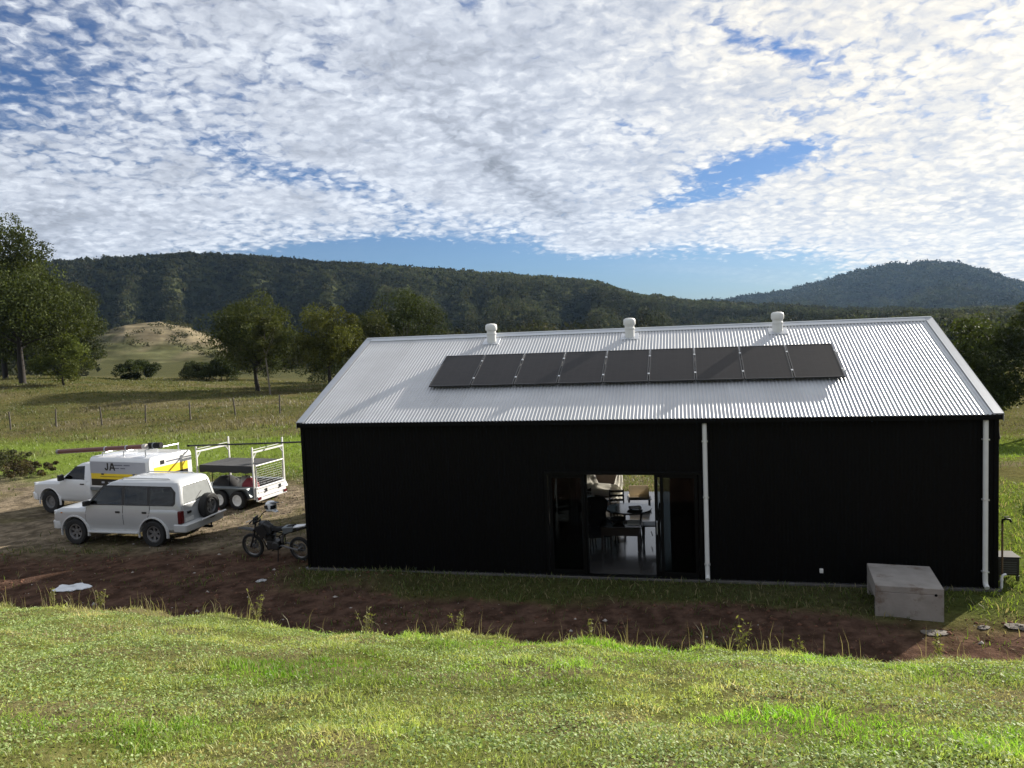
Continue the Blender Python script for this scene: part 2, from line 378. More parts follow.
    cm = N.new('ShaderNodeVectorMath'); cm.operation = 'SCALE'; L.new(cc.outputs['Result'], cm.inputs[0]); L.new(br, cm.inputs['Scale'])
    # clear sky: a little deeper and bluer
    sk = N.new('ShaderNodeMix'); sk.data_type = 'RGBA'; sk.blend_type = 'MULTIPLY'; sk.inputs['Factor'].default_value = 1; L.new(sky.outputs[0], sk.inputs['A']); sk.inputs['B'].default_value = SKYMUL
    mx = N.new('ShaderNodeMix'); mx.data_type = 'RGBA'
    fac = math_('MAXIMUM', math_('MULTIPLY', cl, .97), math_('MULTIPLY', streak, .45))
    L.new(fac, mx.inputs['Factor']); L.new(sk.outputs['Result'], mx.inputs['A']); L.new(cm.outputs[0], mx.inputs['B'])
    L.new(mx.outputs['Result'], bg.inputs['Color']); bg.inputs['Strength'].default_value = .1
# gaps and banks: azimuth, elevation, half sizes (degrees), tilt, amount
BLOBS = [(16.5, 10.2, 4.5, 1.2, .2, -.55), (12, 8.4, 4.5, .6, .2, -.38), (21, 11.5, 3, .6, .25, -.3), (-11, 10.5, 7, 1.1, -.28, -.36), (-17, 11.5, 4, 1.0, -.3, -.15), (19, 18, 4.5, 1.0, -.45, -.36), (9.5, 14, 2.5, .7, -.2, -.28),
         (8, 2.0, 20, 3.2, -.08, -1.5), (-11, 5.6, 9, 1.3, .02, -.9), (26, 6.6, 12, 1.6, .0, .25), (7, 6.2, 4.5, 1.1, .1, .6), (-32, 8, 12, 3.6, 0, .22), (-8, 16, 14, 5, 0, .12), (-31, 16, 14, 9, 0, -.23), (34, 2.5, 8, 2.5, 0, .5)]
DARKS = [(3, 8.8, 3.6, 1.4, -.3, .9), (-2, 13, 5.5, .9, -.72, .75), (-2, 15, 12, 3, -.3, .3), (8, 21, 14, 3, 0, .35), (-34, 13, 20, 16, 0, .45)]
COV0 = .30
CLB, CLT = 4.9, 1.2
GLOW4, GLOW26 = .8, .9
SKYMUL = (.15, .225, .37, 1)
build_world()
scene.world.cycles.sampling_method = 'MANUAL'; scene.world.cycles.sample_map_resolution = 256

sun = bpy.data.lights.new('sun', 'SUN'); sun.energy = 5.0; sun.angle = R(.6); sun.color = (1, .93, .82)
so = bpy.data.objects.new('sun', sun); C.objects.link(so)
so.rotation_euler = Vector((-math.sin(SUN_AZ)*math.cos(SUN_EL), -math.cos(SUN_AZ)*math.cos(SUN_EL), -math.sin(SUN_EL))).to_track_quat('-Z', 'Y').to_euler()

cam = bpy.data.cameras.new('camera'); co = bpy.data.objects.new('camera', cam); C.objects.link(co); scene.camera = co
cam.sensor_width = 36; cam.lens = 771.8/1024*36; cam.clip_start = .05; cam.clip_end = 20000
pit, roll = .0703, .0394
fw = Vector((0, math.cos(pit), -math.sin(pit))); up = Vector((0, math.sin(pit), math.cos(pit))); rt = Vector((1, 0, 0))
cr, sr = math.cos(roll), math.sin(roll)
# image right axis in the world: u grows along cr*rt + sr*(-up)... solved so that the horizon climbs to the right
ax = rt*cr-up*sr; ay = rt*sr+up*cr
co.matrix_world = Matrix(((ax.x, ay.x, -fw.x, 0), (ax.y, ay.y, -fw.y, 0), (ax.z, ay.z, -fw.z, CAM_Z), (0, 0, 0, 1)))
vs = scene.view_settings; vs.view_transform = 'Standard'; vs.look = 'None'; vs.gamma = 1; vs.use_curve_mapping = False; vs.exposure = 1.2

# ------------------------------------------------------------------ ground sheet
def axis(lo, hi, fine_lo, fine_hi, h):
    a = list(np.arange(fine_lo, fine_hi+1e-6, h)); d = h
    while a[-1] < hi: d *= 1.06; a.append(a[-1]+d)
    d = h
    while a[0] > lo: d *= 1.06; a.insert(0, a[0]-d)
    return np.array(a)
gx = axis(-4000, 4000, -19, 12.5, .13); gy = axis(-300, 5000, 1.5, 30, .13)
GXX, GYY = np.meshgrid(gx, gy)
def ground_col(x, y):
    s = ylip(x)+(fbm(x*.7, y*.2, 3)-.5)*.9-y
    n1, n2, n3 = fbm(x*.45, y*.45, 31), fbm(x*1.7, y*1.7, 32), fbm(x*5, y*5, 33)
    grassy = np.stack([.07+.05*n1, .088+.03*n1, .026+.01*n2], -1)
    dry = np.array([.12, .10, .055])
    col = grassy+(dry-grassy)*(sm(.45, .75, fbm(x*.8, y*1.2, 40))*.8)[..., None]
    past = np.stack([.062+.045*n1, .066+.026*n1, .026+.01*n1], -1)
    tus = sm(.42, .7, fbm(x*.12, y*.3, 41)); past = past+(np.array([.125, .105, .062])-past)*(tus*.8)[..., None]
    lush = np.array([.12, .175, .028]); lz = sm(29, 33, y)*sm(50, 42, y)*sm(.35, .6, fbm(x*.1, y*.25, 43)+.1)
    past = past+(lush-past)*(lz*.8)[..., None]
    w = sm(-1, -3, s); col = col+(past-col)*w[..., None]
    # red soil strip between the bank and the shed
    ywall = 18.27-(x+5.06)*math.tan(YAW)
    soil = np.stack([.054+.034*n2, .034+.019*n2, .0255+.012*n2], -1)*(.75+.5*sm(.35, .65, n3))[..., None]
    e = (n1-.5)*2.2+(n2-.5)*1.2
    ms = sm(-.15, -.45, s)*sm(-1.3, -2.0, y-ywall+e*.6)
    left = sm(-4.2, -6, x+e*.7); ms = np.maximum(ms, sm(-.15, -.45, s)*left*sm(21.3, 19.6, y+e*.5+(x+10)*.12))
    ms = np.maximum(ms, .9*np.exp(-(((x+3.3)/1.3)**2+((y-16.9)/.75)**2)))
    col = col+(soil-col)*ms[..., None]
    # sandy yard where the vehicles stand
    yard = np.stack([.115+.055*n2, .094+.042*n2, .068+.026*n2], -1)*(.7+.6*sm(.3, .7, n3))[..., None]
    my = sm(-.3, -.7, s)*sm(-3.6, -5.6, x+e*.8)*sm(19.3, 21, y+e*.5+(x+10)*.12)*sm(31.5, 27.5, y+e*1.2+(x+10)*.25)
    my = my*(1-.55*sm(.52, .72, n1))
    col = col+(yard-col)*my[..., None]
    rb = sm(6.5, 8.5, x+e*.5)*sm(12.6, 14.2, y+e*.5)*sm(26, 22, y); col = col+(np.array([.085, .115, .022])-col)*(rb*.85)[..., None]
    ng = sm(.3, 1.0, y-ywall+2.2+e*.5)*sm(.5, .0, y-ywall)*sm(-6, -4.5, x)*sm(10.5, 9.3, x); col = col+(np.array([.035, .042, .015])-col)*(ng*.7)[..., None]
    far = sm(98, 118, y); col = col+(np.array([.065, .066, .032])-col)*far[..., None]
    # dark green grass strip at the wall foot
    return np.clip(col*(.82+.36*n3)[..., None], 0, 1), ms, my, s
gz = ground(GXX, GYY)
ny, nx = GXX.shape
V = np.stack([GXX, GYY, gz], -1).reshape(-1, 3)
idx = np.arange(nx*ny).reshape(ny, nx)
F = np.stack([idx[:-1, :-1], idx[:-1, 1:], idx[1:, 1:], idx[1:, :-1]], -1).reshape(-1, 4)
M_ground = attr_ground('ground_soil_and_turf', .7, 7, amt=.4, nscale=6)
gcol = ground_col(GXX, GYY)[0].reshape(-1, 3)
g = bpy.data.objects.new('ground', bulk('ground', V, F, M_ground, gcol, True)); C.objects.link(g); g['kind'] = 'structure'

def rotmats(n, flat=None):
    """random orthonormal pairs; flat 0..1 pulls the normal towards +Z"""
    a = rng.normal(size=(n, 3)); 
    if flat is not None: a[:, 2] = np.abs(a[:, 2])+flat
    nrm = a/np.linalg.norm(a, axis=1, keepdims=True)
    b = rng.normal(size=(n, 3)); t = np.cross(nrm, b); t /= np.linalg.norm(t, axis=1, keepdims=True)
    return nrm, t, np.cross(nrm, t)
def leaf_quads(P, size, aspect=.6, flat=None):
    n = len(P); nrm, t, b = rotmats(n, flat); s = np.broadcast_to(size, (n,))[:, None]
    q = np.stack([P-t*s*.5, P+b*s*.5*aspect+nrm*s*.06, P+t*s*.5, P-b*s*.5*aspect+nrm*s*.06], 1)
    return q.reshape(-1, 3), np.arange(4*n).reshape(n, 4)

# ------------------------------------------------------------------ grass
def blades(x, y, h, w, lean, col, seg=2):
    n = len(x); z = ground(x, y)-.012
    a = rng.uniform(0, 2*np.pi, n); la = rng.uniform(0, 2*np.pi, n)
    side = np.stack([np.cos(a), np.sin(a), np.zeros(n)], -1)*(w/2)[:, None]
    ld = np.stack([np.cos(la), np.sin(la), np.zeros(n)], -1)*(lean*h)[:, None]
    P = np.stack([x, y, z], -1); U = np.array([0, 0, 1.])
    hh = (h*np.sqrt(np.maximum(.1, 1-.6*np.minimum(lean, 1.2)**2)))[:, None]
    m = P+ld*.3+U*hh*.62; t = P+ld+U*hh
    Vv = np.stack([P-side, P+side, m-side*.75, m+side*.75, t], 1).reshape(-1, 3)
    o = np.arange(n)[:, None]*5
    tri = np.concatenate([o+np.array([[0, 1, 3]]), o+np.array([[0, 3, 2]]), o+np.array([[2, 3, 4]])], 1).reshape(-1, 3)
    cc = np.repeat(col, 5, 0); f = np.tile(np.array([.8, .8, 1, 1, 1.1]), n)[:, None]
    return Vv, tri, cc*f
def merge(parts):
    Vs, Fs, Cs, o = [], [], [], 0
    for v, f, c in parts: Vs.append(v); Fs.append(f+o); Cs.append(c); o += len(v)
    return np.concatenate(Vs), np.concatenate(Fs), np.concatenate(Cs)
def stuff(name, Vv, Ff, cc, m):
    o = bpy.data.objects.new(name, bulk(name, Vv, Ff, m, cc)); C.objects.link(o); o['kind'] = 'stuff'; return o
M_grass = leaf_mat('grass_blades', .45, .5, .3, (1.15, 1.2, .75))
M_weed = leaf_mat('broad_leaves', .38, .6, .2, (1.15, 1.25, .5))
def hill_pts(n, y0, y1, p=1.0):
    y = y0+(y1-y0)*rng.random(n)**p; x = (rng.random(n)*2-1)*(y*.72+1.6); return x, y
# near slope: short turf
x, y = hill_pts(350000, 2.2, 13.4, .95)
s = ylip(x)+(fbm(x*.7, y*.2, 3)-.5)*.9-y
pn = fbm(x*.55, y*.9, 51); lush = sm(.54, .66, fbm(x*.42+3, y*.95, 52)); dry = sm(.5, .7, fbm(x*.9, y*1.5, 53))
wx, wy = x+(fbm(x*2.3, y*2.3, 62)-.5)*.9, y+(fbm(x*2.3, y*2.3, 63)-.5)*.8; P1_ = np.exp(-(((wx+2.25)/1.1)**4+((wy-7.7)/.75)**4)); P2_ = .9*np.exp(-(((wx-2.0)/.9)**4+((wy-5.65)/.6)**4)); lush = np.maximum(lush*.7, np.maximum(np.maximum(P1_, P2_), .85*np.exp(-(((wx-.6)/2.0)**4+((wy-9.25)/.42)**4))))
dry = dry*(1-lush)
weedy = sm(.5, .62, fbm(x*.8+9, y*1.3, 54))*(1-lush*.9)
tf = sm(.38, .6, fbm(x*3.1, y*3.1, 64)); keep = (s > -.25) & (rng.random(len(x)) < np.clip(1-.35*weedy-.25*dry, .15, 1)*(.3+.7*tf))
x, y, s, lush, dry, pn = [q[keep] for q in (x, y, s, lush, dry, pn)]
n = len(x); tuft = fbm(x*2.2, y*2.2, 55)
h = (.025+.05*rng.random(n))*(.7+.9*sm(.45, .75, tuft))*(1+.35*lush)*np.where(s < .35, 1.1, 1)
w = (.004+.0045*rng.random(n))*(1+y*.05); lean = .3+.8*rng.random(n)
base = np.stack([.25+.09*pn, .315+.04*pn, .085+.03*pn], -1)
base += (np.array([.15, .32, .014])-base)*lush[:, None]; base += (np.array([.42, .36, .19])-base)*(dry*.75)[:, None]
straw = rng.random(n) < .08; base[straw] = [.40, .36, .2]
base *= ((.7+.6*rng.random(n))*(.72+.56*sm(.3, .7, fbm(x*.6-4, y*1.0, 93))))[:, None]
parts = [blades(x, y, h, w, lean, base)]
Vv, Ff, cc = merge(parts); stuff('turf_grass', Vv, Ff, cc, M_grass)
# near slope: broad leaved clover and weeds lying in patches
x, y = hill_pts(195000, 2.2, 11.5, 1.0); s = ylip(x)-y
lush = np.maximum(np.exp(-(((x+2.25)/1.1)**4+((y-7.7)/.75)**4)), np.exp(-(((x-2.0)/.9)**4+((y-5.65)/.6)**4))); lush = np.maximum(lush, .9*np.exp(-(((x-.6)/2.0)**4+((y-9.25)/.42)**4)))
weedy = sm(.44, .56, fbm(x*.8+9, y*1.3, 54)); keep = (s > .5) & (rng.random(len(x)) < .22+.78*weedy) & (rng.random(len(x)) > lush*1.1)
x, y = x[keep], y[keep]; n = len(x); z = ground(x, y)+.012+.045*rng.random(n)*(.5+fbm(x*2.2, y*2.2, 55))
P = np.stack([x, y, z], -1); q, f = leaf_quads(P, .015+.02*rng.random(n), .62, .8)
v = rng.random(n)[:, None]; v = v**1.8; cc = np.array([.2, .275, .085])*(1-v)+np.array([.38, .45, .22])*v
stuff('clover_leaves', q, f, np.repeat(cc, 4, 0), M_weed)
# long seeding grass along the lip
n = 1300; x = rng.uniform(-11, 9, n); wob = (fbm(x*.7, ylip(x)*.2, 3)-.5)*.9; y = ylip(x)+wob+rng.normal(0, .22, n)
cl = sm(.5, .68, fbm(x*1.1, x*0, 57)); k = rng.random(n) < .12+.88*cl; x, y = x[k], y[k]; n = len(x)
h = .08+.24*rng.random(n)**3; c_ = np.array([.26, .25, .11])*(.6+.7*rng.random(n))[:, None]
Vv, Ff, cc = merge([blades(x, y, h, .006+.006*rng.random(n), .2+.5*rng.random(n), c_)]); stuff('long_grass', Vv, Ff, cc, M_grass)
# thin dry stalks standing along the edge of the bank
n = 420; x = rng.uniform(-11, 9, n); k = rng.random(n) < .2+.8*sm(.48, .6, fbm(x*.9+3, x*0, 91)); x = x[k]; n = len(x); wob = (fbm(x*.7, ylip(x)*.2, 3)-.5)*.9; y = ylip(x)+wob+rng.normal(.0, .16, n)
c_ = np.array([.24, .2, .11])*(.6+.7*rng.random(n))[:, None]
Vv, Ff, cc = merge([blades(x, y, .14+.34*rng.random(n)**1.6, .0045+.003*rng.random(n), .05+.4*rng.random(n), c_)]); stuff('dry_stalks', Vv, Ff, cc, M_grass)
# sparse grass on the soil strip, at the shed foot and round the right corner
x = rng.uniform(-14, 16, 150000); y = rng.uniform(11, 33, 150000)
lx = (x+5.06)*math.cos(YAW)-(y-18.27)*math.sin(YAW); ly = (x+5.06)*math.sin(YAW)+(y-18.27)*math.cos(YAW)
_, ms, my, s = ground_col(x, y)
ins = (lx > -.05) & (lx < 15) & (ly > -.06) & (ly < 8.85)
nearwall = (ly < 0) & (ly > -2.3) & (lx > -.6); p = np.where(ms > .5, .05+.5*sm(.54, .66, fbm(x*.55+4, y*.8, 67)), np.where(my > .4, .10, .9)); p = np.where(nearwall, np.maximum(p, .55*sm(-2.3, -1.2, ly)), p)*sm(.3, .55, fbm(x*.9, y*.9, 58)+.12)
k = (~ins) & (s < -.4) & (rng.random(len(x)) < p) & (np.abs(x) < y*.75); x, y, ms = x[k], y[k], ms[k]; n = len(x)
h = .05+.14*rng.random(n)**1.7; c_ = np.where((x > 7.5)[:, None], np.array([.16, .215, .035]), np.array([.09, .12, .03]))*(.55+.8*rng.random(n))[:, None]
c_ = np.where((rng.random(n) < .18)[:, None], np.array([.26, .22, .12]), c_)
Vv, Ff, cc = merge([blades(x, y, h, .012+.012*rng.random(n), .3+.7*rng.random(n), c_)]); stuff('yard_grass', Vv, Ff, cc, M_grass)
# pasture behind
n = 230000; y = 27+75*rng.random(n)**.8; x = rng.uniform(-.78, .78, n)*y
k = ((x < -3+y*.0-.12*(y-27)) | (x > 10+.1*(y-27)) | ((x > -.5) & (x < 7) & (y < 48))); x, y = x[k], y[k]
_, ms, my, s = ground_col(x, y); k = (my < .3) | (rng.random(len(x)) < .1); x, y = x[k], y[k]; n = len(x)
tus = sm(.42, .66, fbm(x*.12, y*.3, 41))*sm(34, 48, y); cl = sm(.45, .62, fbm(x*.7, y*.7, 61))
k = rng.random(n) < .25+.75*np.maximum(cl, tus*.6); x, y, tus, cl = x[k], y[k], tus[k], cl[k]; n = len(x)
lz = sm(29, 33, y)*sm(52, 44, y)
h = (.06+.16*rng.random(n))*(1+1.3*tus*cl); w = .012+y*.0005+.012*rng.random(n)
c_ = np.array([.095, .112, .035])+(np.array([.165, .14, .078])-np.array([.095, .112, .035]))*(tus*.8)[:, None]
c_ = c_+(np.array([.165, .235, .035])-c_)*(lz*(1-tus)*.85)[:, None]
c_ *= ((.65+.65*rng.random(n))*(1-.1*sm(42, 56, y)))[:, None]
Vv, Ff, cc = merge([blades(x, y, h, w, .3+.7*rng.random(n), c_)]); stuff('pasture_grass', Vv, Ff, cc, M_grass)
# clods and pebbles on bare soil
x = rng.uniform(-15, 11, 9000); y = rng.uniform(10.5, 27, 9000); _, ms, my, s = ground_col(x, y)
k = ((ms > .5) | ((my > .4) & (rng.random(9000) < .5))) & (s < -.3); x, y, ms = x[k], y[k], ms[k]; n = len(x); z = ground(x, y)
ico = np.array([(0, 0, 1), (1, 0, 0), (0, 1, 0), (-1, 0, 0), (0, -1, 0), (0, 0, -1)], float); fi = np.array([(0, 1, 2), (0, 2, 3), (0, 3, 4), (0, 4, 1), (5, 2, 1), (5, 3, 2), (5, 4, 3), (5, 1, 4)])
r = (.012+.05*rng.random(n)**3)[:, None, None]
Vv = (np.stack([x, y, z], -1)[:, None]+ico[None]*r*(.6+.8*rng.random((n, 6, 1)))*np.array([1, 1, .7])).reshape(-1, 3)
Ff = (np.arange(n)[:, None, None]*6+fi[None]).reshape(-1, 3)
c_ = np.where((ms > .5)[:, None], np.array([.11, .06, .042]), np.array([.2, .16, .12]))*(.6+.8*rng.random(n))[:, None]
c_ = np.where((rng.random(n) < .05)[:, None], np.array([.36, .33, .3]), c_)
stuff('soil_clods', Vv, Ff, np.repeat(c_, 6, 0), attr_ground('clods', .2, 30, amt=.2, nscale=20))

# ------------------------------------------------------------------ hills
def polar(name, az0, az1, r0, r1, ridge_r, prof, m, colf, seed, na=420, nr=150, amp=1.0, zfoot=-2.5, foot=None, shape=1.25):
    A = np.linspace(R(az0), R(az1), na); T = np.linspace(0, 1, nr)
    AA, TT = np.meshgrid(A, T); rr = r0*(r1/r0)**TT
    deg = np.degrees(AA); el = np.interp(deg, *zip(*prof))+(fbm(deg*.45, deg*0, seed+9)-.5)*.3+(fbm(deg*2.2, deg*0, seed+11)-.5)*.12; Rr = np.interp(deg, *zip(*ridge_r)); Zr = CAM_Z+Rr*np.tan(np.radians(el))
    F0 = r0 if foot is None else np.interp(deg, *zip(*foot))
    t = (rr-F0)/(Rr-F0); tc = np.clip(t, 0, 1)
    z = zfoot+(Zr-zfoot)*np.where(t < 1, (tc**shape)*.82+.18*sm(0, 1, tc), 1)
    z = np.where(t > 1, Zr-(rr-Rr)*.28, z)
    X, Y = rr*np.sin(AA), rr*np.cos(AA)
    rid = 1-np.abs(2*fbm(deg*.19+3, rr*.0013*900/np.mean(Rr), seed, 4)-1)*2.4
    rid2 = 1-np.abs(2*fbm(deg*.5+7, rr*.004*900/np.mean(Rr), seed+5, 3)-1)*2
    z = z+amp*((rid-1)*.34+(rid2-1)*.13)*(Zr-zfoot)*sm(0, .3, tc)*sm(.93, .55, tc)
    V = np.stack([X, Y, z], -1); i = np.arange(na*nr).reshape(nr, na)
    F = np.stack([i[:-1, :-1], i[:-1, 1:], i[1:, 1:], i[1:, :-1]], -1).reshape(-1, 4)
    col = colf(X, Y, z, t, deg).reshape(-1, 3)
    o = bpy.data.objects.new(name, bulk(name, V.reshape(-1, 3), F, m, col, True)); C.objects.link(o); o['kind'] = 'structure'
    def height(x, y):
        d = np.degrees(np.arctan2(x, y)); r = np.hypot(x, y)
        fa = np.clip((d-az0)/(az1-az0)*(na-1), 0, na-1.001); ft = np.clip(np.log(r/r0)/math.log(r1/r0)*(nr-1), 0, nr-1.001)
        a, b = fa.astype(int), ft.astype(int); u, v = fa-a, ft-b
        return (z[b, a]*(1-u)+z[b, a+1]*u)*(1-v)+(z[b+1, a]*(1-u)+z[b+1, a+1]*u)*v
    return height
M_hill = attr_ground('forest_floor', .6, .05, amt=.3, nscale=.02)
def fcol(X, Y, z, t, d):
    n = fbm(X*.006, Y*.006, 71); return np.stack([.03+.02*n, .034+.02*n, .016+.008*n], -1)
P1 = [(-70, 4.4), (-40, 4.7), (-34, 4.85), (-30.3, 5.05), (-26, 5.4), (-22, 5.62), (-18.5, 5.45), (-14.9, 5.05), (-9, 4.55), (-4.2, 4.1), (0, 3.6), (3.84, 3.15), (6.6, 2.8), (8.2, 2.2), (9.6, 1.75), (13, 1.2), (17.3, .75), (22, .2), (30, -.3), (45, -.4), (70, -.4)]
R1 = [(-70, 900), (0, 880), (10, 900), (20, 950), (70, 950)]
hill_h = polar('hills', -70, 70, 140, 1500, R1, P1, M_hill, fcol, 81, amp=1.7, foot=[(-70, 170), (-29.6, 190), (-28.6, 430), (-20, 430), (-18, 200), (70, 170)])
P2 = [(5, .3), (12, 1.0), (17.3, 1.35), (19.9, 1.5), (22, 2.0), (24.4, 2.6), (26, 2.82), (27.1, 2.9), (28.5, 2.92), (30.2, 2.72), (31.6, 2.1), (32.9, 1.4), (36, .5), (45, .8), (60, .9)]
R2 = [(5, 2500), (60, 2500)]
mtn_h = polar('mountain', 5, 60, 1300, 3300, R2, P2, M_hill, fcol, 91, na=260, nr=90, amp=.7, zfoot=-5)
# bare grassy knoll
M_knoll = attr_ground('knoll_grass', .6, .25, amt=.35, nscale=.12)
ka = np.linspace(R(-31.5), R(-16.5), 160); kr = np.linspace(215, 420, 90); KA, KR = np.meshgrid(ka, kr); kd = np.degrees(KA)
top = np.interp(kd, [-31.5, -29, -27.6, -26.4, -24.3, -22.6, -20.8, -19.5, -18], [-.4, .3, .9, 1.3, 1.42, 1.05, .2, -.9, -2])
kz = -3+(CAM_Z+330*np.tan(np.radians(top))+3)*sm(228, 330, KR)*sm(420, 345, KR)
KX, KY = KR*np.sin(KA), KR*np.cos(KA); kn = fbm(KX*.035, KY*.035, 101); kz = kz+(kn-.5)*4.5*sm(228, 270, KR)*sm(335, 300, KR)+.35*np.sin(kz*2.4)*sm(0, 3, kz)*0.6
KX, KY = KR*np.sin(KA), KR*np.cos(KA); i = np.arange(160*90).reshape(90, 160)
n1 = fbm(KX*.06, KY*.06, 103); n2 = fbm(KX*.05+9, KY*.02, 104)
kc = np.stack([.16+.07*n1, .14+.05*n1, .092+.03*n1], -1); kc = kc+(np.array([.085, .095, .04])-kc)*(sm(.42, .6, n2)*.8)[..., None]
n3 = fbm(KX*.16, KY*.09, 109); kc = kc*(.8+.3*sm(-.3, .6, np.sin(kz*4+n1*7)))[..., None]*(.75+.45*sm(.3, .7, n3))[..., None]*.74
o = bpy.data.objects.new('knoll', bulk('knoll', np.stack([KX, KY, kz], -1).reshape(-1, 3), np.stack([i[:-1, :-1], i[:-1, 1:], i[1:, 1:], i[1:, :-1]], -1).reshape(-1, 4), M_knoll, kc.reshape(-1, 3), True)); C.objects.link(o); o['kind'] = 'structure'
def knoll_h(x, y):
    d = np.degrees(np.arctan2(x, y)); r = np.hypot(x, y); fa = np.clip((d+31.5)/15*159, 0, 158.9).astype(int); fr = np.clip((r-215)/205*89, 0, 88.9).astype(int)
    return kz[fr, fa]

# forest: crowns of leaf clumps over the hill sides
M_forest = leaf_mat('forest_leaves', .38, .8, .05, (.95, 1.0, .6))
def forest(name, hf, n, az0, az1, r0, r1, size, nq, q, ok=None, colk=1.0):
    a = R(az0)+(R(az1)-R(az0))*rng.random(n); r = np.sqrt(r0**2+(r1**2-r0**2)*rng.random(n)**1.0)
    x, y = r*np.sin(a), r*np.cos(a)
    if ok is not None: k = ok(np.degrees(a), r, x, y); x, y, r = x[k], y[k], r[k]; n = len(x)
    z = hf(x, y); s = size*(.6+.7*rng.random(n)); hgt = s*(.9+.5*rng.random(n))
    u = rng.normal(size=(n, nq, 3)); u /= np.linalg.norm(u, axis=2, keepdims=True); u *= (.55+.45*rng.random((n, nq, 1)))
    u[..., 2] = np.abs(u[..., 2])*.9-.15
    lob = 1+.35*np.sin(u[..., 0]*5+rng.random((n, 1))*6)*np.sin(u[..., 1]*5+rng.random((n, 1))*6)
    P = np.stack([x, y, z], -1)[:, None]+u*lob[..., None]*(s*.5)[:, None, None]*np.array([1, 1, 1.15]); P[..., 2] += (hgt*.55)[:, None]
    qv, qf = leaf_quads(P.reshape(-1, 3), np.repeat(np.clip(q*r, 1.0, 99), nq)*(.6+.8*rng.random(n*nq)), .75)
    tone = (.5+.8*rng.random(n))*(.45+1.15*sm(.25, .75, fbm(x*.01, y*.01, 77))); br = rng.random(n)
    c_ = np.array([.033, .037, .021])*tone[:, None]; c_ = c_+(np.array([.05, .046, .026])*tone[:, None]-c_)*(sm(.6, 1, br)*.7)[:, None]
    c_ = np.repeat(c_, nq, 0)*(.85+.3*rng.random(n*nq))[:, None]*colk
    return stuff(name, qv, qf, np.repeat(c_, 4, 0), M_forest)
def not_knoll(d, r, x, y): return ~((d > -28.7) & (d < -19.4) & (r < 440))
forest('hill_forest', hill_h, 21000, -37, 37, 400, 960, 6.8, 36, .0026, not_knoll)
forest('foothill_forest', hill_h, 2800, -37, 37, 185, 400, 6.8, 130, .0024, lambda d, r, x, y: not_knoll(d, r, x, y) & ((d < 6) | (r > 330)))
forest('mountain_forest', mtn_h, 6500, 10, 37, 1500, 2560, 18, 30, .0024, None, .5)
def ridge(d, r, x, y): return np.abs(r-np.interp(d, *zip(*R1))) < 26
forest('ridge_forest', hill_h, 6500, -37, 25, 850, 960, 6.5, 36, .0019, ridge)
forest('valley_scrub', hill_h, 2600, -37, 37, 150, 345, 4.2, 70, .0026, not_knoll)
# scrub dotted on the knoll
a = R(-28.5)+R(8.5)*rng.random(110); r = 235+95*rng.random(110); x, y = r*np.sin(a), r*np.cos(a); k = fbm(x*.03, y*.03, 107) > .57; x, y = x[k], y[k]
P = np.stack([x, y, knoll_h(x, y)+.5], -1)[:, None]+rng.normal(size=(len(x), 40, 3))*np.array([.9, .9, .55])
q, f = leaf_quads(P.reshape(-1, 3), .7, .7); stuff('knoll_scrub', q, f, np.tile(np.array([.055, .055, .03]), (len(q), 1)), M_forest)

# haze in the valley air
hz = MB(); hz.box((0, 1450, 165), (5000, 4300, 350)); hm = bpy.data.materials.new('valley_haze'); hm.use_nodes = True
hn = hm.node_tree; hn.nodes.remove(hn.nodes['Principled BSDF']); pv = hn.nodes.new('ShaderNodeVolumePrincipled')
pv.inputs['Color'].default_value = (.42, .66, 1.0, 1); pv.inputs['Density'].default_value = HAZE if 'HAZE' in globals() else .00004; pv.inputs['Anisotropy'].default_value = .2
hn.links.new(pv.outputs[0], hn.nodes['Material Output'].inputs['Volume'])
ho = part('haze', hz, hm); ho['kind'] = 'stuff'

